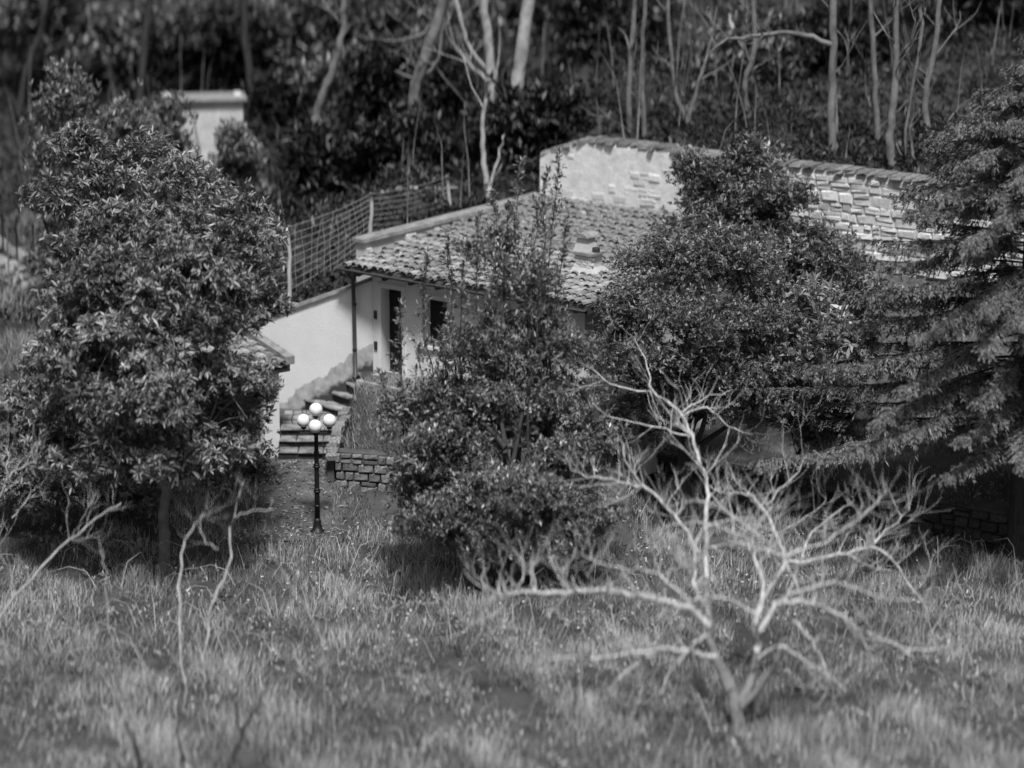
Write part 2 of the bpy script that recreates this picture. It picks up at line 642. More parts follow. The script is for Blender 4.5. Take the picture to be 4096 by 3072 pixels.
# ------------------------------------------------------------------ stones, tiles
STONES = []
for q in range(9):
    j = lambda s: random.uniform(-s, s)
    c = [(-.5, -.5), (.5, -.5), (.5, .5), (-.5, .5)]
    back = [(x, 0.5, z) for x, z in c]
    midl = [(x * (0.96 + j(.10)), -0.20 + j(.06), z * (0.95 + j(.12))) for x, z in c]
    frnt = [(x * (0.80 + j(.15)), -0.42 + j(.12), z * (0.74 + j(.18))) for x, z in c]
    v = back + midl + frnt
    f = [(4, 5, 9, 8), (5, 6, 10, 9), (6, 7, 11, 10), (7, 4, 8, 11), (8, 9, 10, 11), (0, 1, 5, 4), (1, 2, 6, 5), (2, 3, 7, 6), (3, 0, 4, 7)]
    STONES.append((v, f))


def stone_meshes(m):
    out = []
    for v, f in STONES:
        me = mesh_from('stone', v, f)
        me.materials.append(m)
        out.append(me)
    return out


def lay_stones(parent, meshes, x0, x1, zlo, zhi, row, wmin, wmax, front=0.0, depth=0.16, skip=None, name='stone'):
    """coursed rubble in the parent's own frame: x along the wall, -y towards the viewer"""
    n = 0
    z = zlo
    while z < zhi - 0.04:
        h = min(row * random.uniform(0.6, 1.5), zhi - z)
        x = x0 - random.uniform(0, wmax * 0.4)
        while x < x1:
            w = random.uniform(wmin, wmax)
            xa, xb = max(x, x0), min(x + w, x1)
            if xb - xa > 0.07 and not (skip and skip((xa + xb) / 2, z + h / 2)):
                zc, hc = z + h / 2, h
                if h > 0.8 * row and random.random() < 0.3:
                    hc = h * random.uniform(.4, .6)
                    obj(name, random.choice(meshes), None, parent, ((xa + xb) / 2, front + random.uniform(-0.02, 0.015), z + hc + (h - hc) / 2), (0, random.uniform(-.06, .06), 0), (xb - xa - 0.02, depth, h - hc - .014))
                    zc = z + hc / 2
                o = obj(name, random.choice(meshes), None, parent, ((xa + xb) / 2, front + random.uniform(-0.02, 0.015), zc + random.uniform(-0.015, 0.015)), (random.uniform(-.03, .03), random.uniform(-.05, .05), random.uniform(-.04, .04)), (xb - xa - 0.018, depth, (hc - 0.012) * random.uniform(.85, 1.0)))
                n += 1
            x += w
        z += h
    return n


pale_stones = stone_meshes(M['stone'])
grey_stones = stone_meshes(M['stone_grey'])
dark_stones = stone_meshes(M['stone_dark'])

# ------------------------------------------------------------------ cottage (own frame: x along the eaves, y up the roof)
HA = math.radians(-37.5)
E0 = Vector((-3.9, 78.0, 0))
house = thing('cottage', 'low whitewashed cottage with a shallow weathered tile roof and dark doorways', 'house', E0)
house.rotation_euler.z = HA
EZ, RISE, RW, RL = 5.0, 0.078, 7.0, 7.1


def roof_z(y):
    return EZ + RISE * y


def hpart(name, mb, m, parent=house, smooth=False):
    return obj(name, mb.mesh(name, smooth), m, parent)


OPEN = [(0.72, 1.34, 2.43, 4.50), (1.95, 2.70, 3.30, 4.42), (3.55, 4.15, 3.30, 4.42), (4.95, 5.60, 2.43, 4.45)]
mb = MB()
x = 0.45
for (a, b, z0, z1) in OPEN:
    mb.box(x, a, 0.45, 0.80, 1.3, 4.98)
    mb.box(a, b, 0.45, 0.80, z1, 4.98)
    mb.box(a, b, 0.45, 0.80, 1.3, z0)
    x = b
mb.box(x, 6.62, 0.45, 0.80, 1.3, 4.98)
hpart('wall', mb, M['plaster'])
mb = MB()
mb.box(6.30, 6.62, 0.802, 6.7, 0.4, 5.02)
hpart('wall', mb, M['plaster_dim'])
mb = MB()
mb.box(0.25, 0.55, 0.802, 6.9, 2.0, 5.02)
hpart('wall', mb, M['plaster'])
mb = MB()
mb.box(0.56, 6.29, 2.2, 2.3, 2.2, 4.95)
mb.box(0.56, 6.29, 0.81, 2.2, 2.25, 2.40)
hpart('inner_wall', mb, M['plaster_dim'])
for i, (a, b, z0, z1) in enumerate(OPEN):
    fr = MB()
    w = 0.11
    fr.box(a - w, a, 0.425, 0.452, z0, z1 + w)
    fr.box(b, b + w, 0.425, 0.452, z0, z1 + w)
    fr.box(a, b, 0.4252, 0.4518, z1, z1 + w)
    if z0 > 3:
        fr.box(a - w - .04, b + w + .04, 0.38, 0.452, z0 - 0.07, z0)
    lf = MB()
    n = 5
    for k in range(n):
        xa = a + (b - a) * k / n
        lf.box(xa + 0.004, xa + (b - a) / n - 0.004, 0.74, 0.775, z0 + 0.005, z1 - 0.005)
    for zz in (z0 + 0.3, z1 - 0.3):
        lf.box(a + 0.01, b - 0.01, 0.722, 0.7385, zz, zz + 0.1)
    leaf = hpart('door' if z0 < 3 else 'window', lf, M['door'])
    hpart('frame', fr, M['plaster'], leaf)
    if z0 < 3:
        hd = MB()
        hd.tube([(b - 0.09, 0.735, 3.42), (b - 0.09, 0.68, 3.42), (b - 0.17, 0.68, 3.42)], 0.011, 6)
        hpart('handle', hd, M['iron'], leaf)
        st = MB()
        st.box(a - 0.12, b + 0.12, 0.22, 0.449, 2.36, 2.435)
        hpart('threshold', st, M['step'], leaf)
for zz in (3.82, 3.08):
    mb = MB()
    mb.box(0.50, 0.60, 0.425, 0.448, zz - 0.10, zz + 0.10)
    for k in range(4):
        mb.box(0.51, 0.59, 0.414, 0.4245, zz - 0.085 + k * 0.045, zz - 0.06 + k * 0.045)
    hpart('vent', mb, M['metal_dark'])

# roof: a boarded slab, overlapping clay tiles on it
mb = MB()
mb.hexa([(0, 0, EZ - .10), (RW, 0, EZ - .10), (RW, RL + 0.9, roof_z(RL + .9) - .10), (0, RL, roof_z(RL) - .10), (0, 0, EZ), (RW, 0, EZ), (RW, RL + 0.9, roof_z(RL + .9)), (0, RL, roof_z(RL))])
roof = hpart('roof', mb, M['roofbed'])
TS = []
for q in range(4):
    v, f = [], []
    for i, (yy, r) in enumerate(((-0.01, 0.098), (0.43, 0.078))):
        for k in range(7):
            t = math.pi * k / 6
            jr = r * random.uniform(0.95, 1.05)
            v.append((jr * math.cos(t), yy, jr * math.sin(t) * 0.85 + (0.028 if i == 0 else 0.0)))
        for k in range(7):
            t = math.pi * k / 6
            v.append(((r - .016) * math.cos(t), yy, (r - .016) * math.sin(t) * 0.85 + (0.026 if i == 0 else -0.002)))
    for k in range(6):
        f.append((k, k + 1, 14 + k + 1, 14 + k))
        f.append((7 + k + 1, 7 + k, 21 + k, 21 + k + 1))
        f.append((k + 1, k, 7 + k, 7 + k + 1))
    me = mesh_from('roof_tile', v, f, True)
    me.materials.append(M['tile'])
    TS.append((me, v, f))
slope = math.atan(RISE)
mbf = MB()
count = 0
for r in range(20):
    for c in range(33):
        x = 0.11 + c * 0.2115
        y = -0.07 + r * 0.36 + random.uniform(-0.03, 0.03)
        if 3.3 < x < 4.25 and 3.2 < y < 4.15:
            continue
        rz = random.gauss(0, 0.07)
        y += random.gauss(0, .03)
        zz = roof_z(y) + 0.008 + random.uniform(0, 0.04)
        me, v, f = random.choice(TS)
        if count < 298:
            obj('roof_tile', me, None, roof, (x + random.uniform(-.015, .015), y, zz), (slope, random.uniform(-.08, .08), rz))
            count += 1
        else:
            mt = Matrix.Translation((x + random.uniform(-.015, .015), y, zz)) @ Matrix.Rotation(rz, 4, 'Z') @ Matrix.Rotation(slope, 4, 'X')
            mbf.add([mt @ Vector(p) for p in v], f)
o = hpart('upper_tiles', mbf, M['tile'], roof, True)
o['kind'] = 'stuff'
# twigs and dead leaves caught on the tiles
n = 2600
P = np.stack([RNG.uniform(0.05, RW - .05, n), RNG.uniform(0, RL, n), np.zeros(n)], 1)
P[:, 2] = EZ + RISE * P[:, 1] + RNG.uniform(0.03, 0.12, n)
D = np.stack([RNG.normal(size=n), RNG.normal(size=n) - 0.5, 0.15 * RNG.normal(size=n)], 1)
V, Q, T = leaf_geo(P, D, RNG.uniform(0.06, 0.20, n), RNG.uniform(0.012, 0.05, n), RNG.uniform(0.25, 1.9, n))
o = obj('leaf_litter', big_mesh('leaf_litter', V, Q, T, M['dry_grass']), None, roof)
o['kind'] = 'stuff'
mb = MB()
mb.box(RW, RW + 0.035, -0.02, 7.2, EZ - 0.20, EZ + 0.0)
for i, p in enumerate(mb.v):
    mb.v[i] = (p[0], p[1], p[2] + RISE * p[1])
hpart('fascia', mb, M['wood_beam'], roof)
mb = MB()
for k in range(9):
    xx = 0.3 + k * 0.79
    mb.hexa([(xx, 0.02, EZ - .22), (xx + .09, 0.02, EZ - .22), (xx + .09, 0.448, EZ - .19), (xx, 0.448, EZ - .19), (xx, 0.02, EZ - .105), (xx + .09, 0.02, EZ - .105), (xx + .09, 0.448, EZ - .073), (xx, 0.448, EZ - .073)])
o = hpart('rafter_ends', mb, M['wood_beam'], roof)
# gutter and downspout
mb = MB()
v, f = [], []
for i, xx in enumerate((-0.12, RW + 0.05)):
    for k in range(9):
        t = math.pi + math.pi * k / 8
        v.append((xx, -0.10 + 0.075 * math.cos(t), EZ - 0.03 - 0.10 * i * 0.5 + 0.075 * math.sin(t)))
    for k in range(9):
        t = math.pi + math.pi * k / 8
        v.append((xx, -0.10 + 0.066 * math.cos(t), EZ - 0.03 - 0.10 * i * 0.5 + 0.066 * math.sin(t)))
for k in range(8):
    f += [(k, k + 1, 18 + k + 1, 18 + k), (9 + k + 1, 9 + k, 27 + k, 27 + k + 1)]
f += [(0, 18, 27, 9), (8, 17, 35, 26), tuple(range(9)), tuple(range(18, 27))]
mb.add(v, f)
hpart('gutter', mb, M['metal_dark'], house, True)
hi = Matrix.Rotation(-HA, 4, 'Z') @ Matrix.Translation(-E0)
mb = MB()
pts = [Vector((-3.86, 77.83, 4.93)), Vector((-3.84, 77.86, 4.80)), Vector((-3.74, 78.10, 4.66)), Vector((-3.72, 78.14, 4.50)), Vector((-3.70, 78.14, 3.4)), Vector((-3.69, 78.14, 2.30))]
mb.tube([hi @ p for p in pts], 0.048, 10)
dsp = hpart('downspout', mb, M['metal_dark'], house, True)
for zz in (4.05, 2.95):
    mb = MB()
    c = hi @ Vector((-3.70, 78.14, zz))
    mb.lathe([(0.058, -0.02), (0.060, 0), (0.058, 0.02)], c, 12)
    hpart('bracket', mb, M['iron'], dsp)

# chimney
CX, CY = 5.55, 2.05
cz = roof_z(CY)
mb = MB()
mb.hexa([(CX - .42, CY - .36, cz - .06), (CX + .42, CY - .36, cz - .06), (CX + .42, CY + .36, cz + .0), (CX - .42, CY + .36, cz + .0), (CX - .27, CY - .24, cz + .20), (CX + .27, CY - .24, cz + .20), (CX + .27, CY + .24, cz + .20), (CX - .27, CY + .24, cz + .20)])
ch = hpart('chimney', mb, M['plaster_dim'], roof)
bm_ = mesh_from('brick', STONES[2][0], STONES[2][1])
bm_.materials.append(M['stone'])
mb = MB()
mb.box(CX - .235, CX + .235, CY - .205, CY + .205, cz + .15, cz + .50)
hpart('stack', mb, M['mortar'], roof)
for r in range(5):
    zz = cz + 0.20 + r * 0.066
    for k in range(3):
        obj('brick', bm_, None, roof, (CX - .17 + k * .17 + (0.04 if r % 2 else -0.02), CY - .205, zz + .033), None, (.15, .05, .055))
        obj('brick', bm_, None, roof, (CX - .235, CY - .14 + k * .14, zz + .033), (0, 0, -math.pi / 2), (.125, .05, .055))
mb = MB()
mb.box(CX - .31, CX + .31, CY - .28, CY + .28, cz + .502, cz + .56)
hpart('ledge', mb, M['coping'], roof)
mb = MB()
mb.hexa([(CX - .29, CY - .20, cz + .562), (CX + .10, CY - .20, cz + .562), (CX + .10, CY + .20, cz + .562), (CX - .29, CY + .20, cz + .562), (CX - .21, CY - .16, cz + .86), (CX + .05, CY - .16, cz + .86), (CX + .05, CY + .16, cz + .86), (CX - .21, CY + .16, cz + .86)])
hpart('flue', mb, M['plaster_dim'], roof)
mb = MB()
mb.lathe([(0.09, 0.562), (0.09, 0.66), (0.075, 0.67)], (CX + 0.22, CY - 0.02, cz), 12)
hpart('flue_pot', mb, M['metal_dark'], roof)
mb = MB()
v, f = [], []
for i, yy in enumerate((CY - .23, CY + .23)):
    for k in range(9):
        t = math.pi * k / 8
        v.append((CX - .08 + 0.20 * math.cos(t), yy, cz + .885 + 0.105 * math.sin(t)))
f = [(k, k + 1, 9 + k + 1, 9 + k) for k in range(8)] + [(0, 9, 17, 8), tuple(reversed(range(9))), tuple(range(9, 18))]
mb.add(v, f)
hpart('chimney_cap', mb, M['coping'], roof)

# roof light
mb = MB()
sx0, sx1, sy0, sy1 = 3.4, 4.15, 3.5, 4.2
for (a, b, c, d) in ((sx0, sx1, sy0, sy0 + .07), (sx0, sx1, sy1 - .07, sy1), (sx0, sx0 + .07, sy0 + .0705, sy1 - .0705), (sx1 - .07, sx1, sy0 + .0705, sy1 - .0705)):
    mb.hexa([(a, c, roof_z(c) - .02), (b, c, roof_z(c) - .02), (b, d, roof_z(d) - .02), (a, d, roof_z(d) - .02), (a, c, roof_z(c) + .22), (b, c, roof_z(c) + .22), (b, d, roof_z(d) + .22), (a, d, roof_z(d) + .22)])
sk = hpart('skylight', mb, M['coping'], roof)
mb = MB()
a, b, c, d = sx0 + .0705, sx1 - .0705, sy0 + .0705, sy1 - .0705
mb.hexa([(a, c, roof_z(c) + .12), (b, c, roof_z(c) + .12), (b, d, roof_z(d) + .12), (a, d, roof_z(d) + .12), (a, c, roof_z(c) + .14), (b, c, roof_z(c) + .14), (b, d, roof_z(d) + .14), (a, d, roof_z(d) + .14)])
hpart('skylight_pane', mb, M['glass'], roof)

# ------------------------------------------------------------------ walls
def wall_thing(name, label, p0, p1):
    """frame with x from p0 to p1, -y towards the viewer"""
    t = thing(name, label, 'wall', (p0[0], p0[1], 0))
    t.rotation_euler.z = math.atan2(p1[1] - p0[1], p1[0] - p0[0])
    return t, math.hypot(p1[0] - p0[0], p1[1] - p0[1])


def strip_wall(name, L, zb, zt, th, m, parent, y0=0.0, k=12):
    mb = MB()
    for i in range(k):
        a, b = i / k, (i + 1) / k
        xa, xb = L * a, L * b
        mb.hexa([(xa, y0, zb(a)), (xb, y0, zb(b)), (xb, y0 + th, zb(b)), (xa, y0 + th, zb(a)), (xa, y0, zt(a)), (xb, y0, zt(b)), (xb, y0 + th, zt(b)), (xa, y0 + th, zt(a))])
    bm = bmesh.new()
    me = mb.mesh(name)
    bm.from_mesh(me)
    bmesh.ops.remove_doubles(bm, verts=bm.verts, dist=1e-5)
    inner = [f for f in bm.faces if abs(f.normal.x) > 0.9 and 0.01 < f.calc_center_median().x < L - 0.01]
    bmesh.ops.delete(bm, geom=inner, context='FACES_ONLY')
    bm.to_mesh(me)
    bm.free()
    return obj(name, me, m, parent)


# garden wall beside the steps: from behind the shed up to the corner of the house
G0, G1 = (-7.6, 79.95), (-3.275, 78.085)
gw, GL = wall_thing('garden_wall', 'white peeling plaster wall with sloping coping beside the steps and downspout', G0, G1)
gtop = lambda t: 2.75 + (4.62 - 2.75) * t ** 1.05
strip_wall('wall_face', GL, lambda t: 0.6, gtop, 0.30, M['plaster_old'], gw, 0.0, 16)
k = 9
for i in range(k):
    a, b = i / k, (i + 1) / k
    mb = MB()
    xa, xb = GL * a + 0.006, GL * b - 0.006
    if i == k - 1:
        xb -= 0.02
    mb.hexa([(xa, -0.07, gtop(a)), (xb, -0.07, gtop(b)), (xb, .37, gtop(b)), (xa, .37, gtop(a)), (xa, -0.06, gtop(a) + .075), (xb, -0.06, gtop(b) + .075), (xb, .36, gtop(b) + .085), (xa, .36, gtop(a) + .085)])
    obj('coping_stone', mb.mesh('coping_stone'), M['coping'], gw)

# parapet along the far edge of the roof
A = at(363.5, 240, 78.95)
B = at(543, 195, 83.5)
pw, PL = wall_thing('parapet_wall', 'low parapet wall with flat coping along the left edge of the tiled roof', A, B)
ptop = lambda t: A.z - 0.06 + (B.z - A.z) * t
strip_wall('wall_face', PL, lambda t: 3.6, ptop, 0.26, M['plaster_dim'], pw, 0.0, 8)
lay_stones(pw, pale_stones, 0.05, PL - 0.05, 5.0, 5.40, 0.17, 0.18, 0.42, -0.02, 0.12, skip=lambda x, z: random.random() < 0.45 or z > ptop(x / PL) - 0.1)
for i in range(8):
    a, b = i / 8, (i + 1) / 8
    xa, xb = PL * a + 0.005 - (0.08 if i == 0 else 0), PL * b - 0.005
    mb = MB()
    mb.hexa([(xa, -0.08, ptop(a) + .002), (xb, -0.08, ptop(b) + .002), (xb, .34, ptop(b) + .002), (xa, .34, ptop(a) + .002), (xa, -0.07, ptop(a) + .085), (xb, -0.07, ptop(b) + .085), (xb, .33, ptop(b) + .085), (xa, .33, ptop(a) + .085)])
    obj('coping_stone', mb.mesh('coping_stone'), M['coping'], pw)

# tall stone retaining wall behind the house
W0, W1 = (0.72, 83.58), (12.6, 76.0)
sw, SL = wall_thing('stone_wall', 'tall pale stone retaining wall under the wood behind the cottage roof', W0, W1)
ang = math.atan2(W1[1] - W0[1], W1[0] - W0[0])


def stop(t):
    x = t * SL
    return 7.08 - 0.15 * t - max(0, (1.2 - x)) * 0.38


strip_wall('wall_core', SL, lambda t: 0.2, stop, 0.5, M['mortar'], sw, 0.0, 24)
PLX = 3.9                                  # smooth rendered bay on the left
strip_wall('rendered_bay', PLX, lambda t: 4.0, lambda t: stop(t * PLX / SL) - 0.02, 0.05, M['render'], sw, -0.0505, 10)
lay_stones(sw, pale_stones, 0.3, PLX - 0.1, 5.4, 6.9, 0.2, 0.2, 0.5, -0.046, 0.05, skip=lambda x, z: random.random() < 0.80 or z > stop(x / SL) - 0.15)
ns_ = lay_stones(sw, pale_stones, PLX + 0.02, SL, 4.75, 6.92, 0.23, 0.18, 0.62, 0.03, 0.16, skip=lambda x, z: z > stop(x / SL) - 0.1)
strip_wall('lower_rubble', SL - PLX - .1, lambda t: 0.3, lambda t: 4.72, 0.10, M['stone_grey'], sw, -0.0005, 10).location.x = PLX + .05
x = 0.0
while x < SL:
    w = random.uniform(0.18, 0.40)
    obj('coping_stone', random.choice(grey_stones), None, sw, (x + w / 2, 0.2 + random.uniform(-.05, .05), stop(x / SL) + 0.05), (random.uniform(-.03, .03), random.uniform(-.03, .03), random.uniform(-.04, .04)), (w - .02, 0.66, random.uniform(.07, .12)))
    x += w

# low retaining wall on the right of the lawn, shade painted into its stones
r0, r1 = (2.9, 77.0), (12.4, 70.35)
rw, RLn = wall_thing('terrace_wall', 'low retaining wall with painted-in shade below the conifer on the right', r0, r1)
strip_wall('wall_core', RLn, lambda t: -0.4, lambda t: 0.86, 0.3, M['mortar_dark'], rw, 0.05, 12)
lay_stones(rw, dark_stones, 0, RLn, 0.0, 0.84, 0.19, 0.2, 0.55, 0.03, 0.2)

# rubble wall that holds the planted bank beside the steps
b0, b1 = (-4.02, 75.05), (-1.2, 74.35)
bwall, BL = wall_thing('bank_wall', 'rough mossy rubble wall beside the lamp holding the grassy bank', b0, b1)
strip_wall('wall_core', BL, lambda t: -0.2, lambda t: 1.28, 0.35, M['mortar_dark'], bwall, 0.06, 6)
lay_stones(bwall, grey_stones, 0, BL, 0.20, 1.30, 0.17, 0.18, 0.42, 0.03, 0.22)
bside, BSL = wall_thing('bank_edge_wall', 'narrow mossy rubble edging between the steps and the grassy bank', (-3.75, 77.6), (-4.02, 75.10))
strip_wall('wall_core', BSL, lambda t: 0.2, lambda t: 1.60 - 0.44 * t, 0.16, M['mortar_dark'], bside, -0.20, 6)
lay_stones(bside, grey_stones, 0.02, BSL - 0.05, 0.5, 1.75, 0.17, 0.2, 0.45, -0.2, 0.14, skip=lambda x, z: z > 1.60 - 0.44 * x / BSL - 0.05)
x = 0.0
while x < BSL + .1:
    w = random.uniform(.16, .34)
    obj('stone', random.choice(grey_stones), None, bside, (x + w / 2, -0.12 + random.uniform(-.05, .05), 1.62 - 0.44 * x / BSL), (random.uniform(-.15, .15), random.uniform(.05, .3), random.uniform(-.3, .3)), (w, random.uniform(.2, .3), random.uniform(.09, .16)))
    x += w * .92

# ------------------------------------------------------------------ steps and landing
steps = thing('stone_steps', 'mossy stone steps climbing from the lawn past the lamp to the cottage door', 'steps', (-4.9, 76.3, 0.5))


def slab(name, poly, z0, z1, m, parent=steps, edge=0.03):
    n = len(poly)
    c = Vector((sum(p[0] for p in poly) / n, sum(p[1] for p in poly) / n, 0))
    v = [(p[0], p[1], z0) for p in poly] + [(p[0], p[1], z1 - edge) for p in poly]
    for p in poly:
        d = Vector((p[0], p[1], 0)) - c
        q = c + d * max(0.3, 1 - edge / max(d.length, 0.05))
        v.append((q.x, q.y, z1 + random.uniform(-.006, .006)))
    f = [tuple(reversed(range(n))), tuple(range(2 * n, 3 * n))]
    for r in range(2):
        f += [(r * n + i, r * n + (i + 1) % n, (r + 1) * n + (i + 1) % n, (r + 1) * n + i) for i in range(n)]
    return wobj(name, mesh_from(name, v, f), m, parent)


LX0, LX1 = -5.42, -4.08
for k in range(3):
    y0 = 76.30 + k * 0.33
    z1 = 0.78 + 0.19 * (k + 1)
    # riser block, darker than the treads, with three uneven tread stones on it
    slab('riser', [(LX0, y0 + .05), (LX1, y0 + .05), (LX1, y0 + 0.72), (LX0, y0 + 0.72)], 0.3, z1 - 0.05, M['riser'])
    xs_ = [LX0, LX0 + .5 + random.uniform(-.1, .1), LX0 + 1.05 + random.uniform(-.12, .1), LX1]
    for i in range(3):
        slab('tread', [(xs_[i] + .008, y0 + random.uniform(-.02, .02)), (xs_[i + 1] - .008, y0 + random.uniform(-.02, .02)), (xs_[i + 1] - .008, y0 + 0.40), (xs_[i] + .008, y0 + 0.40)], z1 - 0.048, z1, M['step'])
# landing with crazy paving
slab('landing', [(LX0, 77.05), (LX1 + .1, 77.05), (-4.0, 77.6), (-4.3, 79.0), (-6.5, 79.4), (-6.2, 77.4)], 0.3, 1.30, M['mortar_dark'], edge=0.01)
gx = 7
gy = 4
pt = {}
for i in range(gx + 1):
    for j in range(gy + 1):
        e = (0 < i < gx)
        pt[i, j] = (LX0 + 0.02 + (LX1 - LX0 - .04) * i / gx + (random.uniform(-.09, .09) if e else 0), 77.08 + 0.32 * j + (random.uniform(-.09, .09) if 0 < j < gy else 0))
for i in range(gx):
    for j in range(gy):
        q = [pt[i, j], pt[i + 1, j], pt[i + 1, j + 1], pt[i, j + 1]]
        c = (sum(p[0] for p in q) / 4, sum(p[1] for p in q) / 4)
        q = [(c[0] + (p[0] - c[0]) * 0.90, c[1] + (p[1] - c[1]) * 0.90) for p in q]
        slab('paving_stone', q, 1.295, 1.335 + 0.03 * j, M['pave'], edge=0.015)
# the upper steps turn towards the door
EDG = [(atz(281, 391, 1.60), atz(333, 407, 1.60), 1.60), (atz(304, 380.5, 1.86), atz(344, 394.5, 1.86), 1.86), (atz(328, 371.5, 2.12), atz(352, 384.5, 2.12), 2.12), (atz(345, 366.5, 2.38), atz(368, 378, 2.38), 2.38)]
far_l = Vector((-3.30, 78.0, 0))
far_r = Vector((-2.7, 77.45, 0))
for k, (l_, r_, z) in enumerate(EDG):
    ex = (r_ - l_).normalized() * 0.25
    l2, r2 = l_ - ex * 0.6, r_ + ex
    f1, f2 = (r2 + (r2 - l2).cross(Vector((0, 0, -1))).normalized() * 1.2), (l2 + (r2 - l2).cross(Vector((0, 0, -1))).normalized() * 1.2)
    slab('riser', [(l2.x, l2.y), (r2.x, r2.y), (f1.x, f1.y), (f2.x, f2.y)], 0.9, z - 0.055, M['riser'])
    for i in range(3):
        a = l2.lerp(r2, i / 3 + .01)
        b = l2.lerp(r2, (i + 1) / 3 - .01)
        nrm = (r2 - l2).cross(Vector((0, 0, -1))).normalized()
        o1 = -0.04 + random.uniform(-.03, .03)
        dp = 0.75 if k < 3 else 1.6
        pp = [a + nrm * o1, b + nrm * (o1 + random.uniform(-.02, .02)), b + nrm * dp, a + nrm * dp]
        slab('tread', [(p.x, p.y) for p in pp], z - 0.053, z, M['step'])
# terrace in front of the doors
mb = MB()
hm = Matrix.Translation(E0) @ Matrix.Rotation(HA, 4, 'Z')
q = [hm @ Vector(p) for p in ((0.50, -0.25, 0), (6.9, -0.6, 0), (6.9, 0.44, 0), (0.50, 0.44, 0))]
mb.hexa([(p.x, p.y, 1.2) for p in q] + [(p.x, p.y, 2.365) for p in q])
o = obj('terrace', mb.mesh('terrace'), M['pave'])
o['kind'] = 'structure'

# ------------------------------------------------------------------ shed on the left of the steps
SA = math.radians(38)
SP = Vector((-5.40, 76.75, 0))
shed = thing('garden_shed', 'small shed with white corner pillar and tiled roof behind the left tree', 'shed', SP)
shed.rotation_euler.z = SA                 # x runs away to the back right; the front faces the steps
def spart(name, mb, m, parent=shed, smooth=False):
    return obj(name, mb.mesh(name, smooth), m, parent)
mb = MB()
mb.box(-0.42, 0.0, 0.0, 0.40, 0.4, 2.82)
spart('pillar', mb, M['plaster'])
mb = MB()
mb.box(-3.2, -2.8, 0.0, 0.4, -0.3, 2.82)
spart('pillar', mb, M['plaster'])
mb = MB()
mb.box(-3.2, 0.0, 2.2, 2.45, -0.3, 3.1)
mb.box(-0.3, -0.02, 0.401, 2.199, 0.2, 2.95)
mb.box(-3.2, -2.9, 0.401, 2.199, -0.3, 2.95)
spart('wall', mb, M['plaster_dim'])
sdoor = None
for k in range(18):
    mb = MB()
    xa = -2.79 + k * 0.1315
    mb.box(xa, xa + 0.125, 0.16, 0.19 + random.uniform(0, .012), 0.35 - 0.25 * (k < 9), 2.78)
    spart('plank', mb, M['wood_dark'])
mb = MB()
mb.box(-3.35, 0.14, -0.26, -0.10, 2.80, 2.96)
spart('beam', mb, M['wood_beam'])
mb = MB()
sz = lambda y: 3.0 + 0.20 * (y + 0.25)
mb.hexa([(-3.4, -.30, sz(-.30) - .03), (0.05, -.30, sz(-.30) - .03), (0.05, 2.6, sz(2.6) - .03), (-3.4, 2.6, sz(2.6) - .03), (-3.4, -.30, sz(-.30)), (0.05, -.30, sz(-.30)), (0.05, 2.6, sz(2.6)), (-3.4, 2.6, sz(2.6))])
sroof = spart('roof', mb, M['roofbed'])
for r in range(8):
    for c in range(16):
        y = -0.33 + r * 0.36
        obj('roof_tile', random.choice(TS)[0], None, sroof, (-3.28 + c * 0.2115, y, sz(y) + random.uniform(.005, .025)), (math.atan(.2), random.uniform(-.07, .07), random.uniform(-.05, .05)))
mb = MB()
mb.hexa([(0.055, -.22, sz(-.22) - .06), (.30, -.22, sz(-.22) - .06), (.30, 2.6, sz(2.6) - .06), (0.055, 2.6, sz(2.6) - .06), (0.055, -.22, sz(-.22) + .13), (.30, -.22, sz(-.22) + .13), (.30, 2.6, sz(2.6) + .13), (0.055, 2.6, sz(2.6) + .13)])
spart('verge', mb, M['coping'], sroof)

# ------------------------------------------------------------------ lamp post
LB = Vector((-4.33, 72.96, 0))
LB.z = ground_z(LB.x, LB.y)
lamp = thing('street_lamp', 'black iron lamp post with four white globes in front of the steps', 'street lamp', LB)
ringz = at(316, 422.5, LB.y).z - LB.z
def lpart(name, mb, m, parent=lamp, smooth=True):
    return obj(name, mb.mesh(name, smooth), m, parent)
mb = MB()
mb.lathe([(0.17, -0.05), (0.17, 0.05), (0.12, 0.07), (0.10, 0.16), (0.075, 0.22), (0.085, 0.26), (0.06, 0.34)], n=14)
lpart('base', mb, M['iron'])
mb = MB()
mb.lathe([(0.062, 0.34), (0.055, 0.9), (0.052, 1.5), (0.045, ringz - 0.32), (0.062, ringz - 0.22), (0.05, ringz - 0.16), (0.03, ringz - 0.1), (0.022, ringz + 0.13)], n=12)
pole = lpart('pole', mb, M['iron'])
for zz, rr in ((0.62, .075), (0.95, .08), (1.00, .068), (1.52, .078), (1.57, .066), (1.85, .062)):
    mb = MB()
    mb.lathe([(rr * .8, zz - .03), (rr, zz - .012), (rr, zz + .012), (rr * .8, zz + .03)], n=12)
    lpart('collar', mb, M['iron'], pole)
GR = 0.150
heads = [(0, 0, ringz + 0.295)]
for a in (-90, 30, 150):
    heads.append((0.33 * math.cos(math.radians(a)), 0.33 * math.sin(math.radians(a)), ringz))
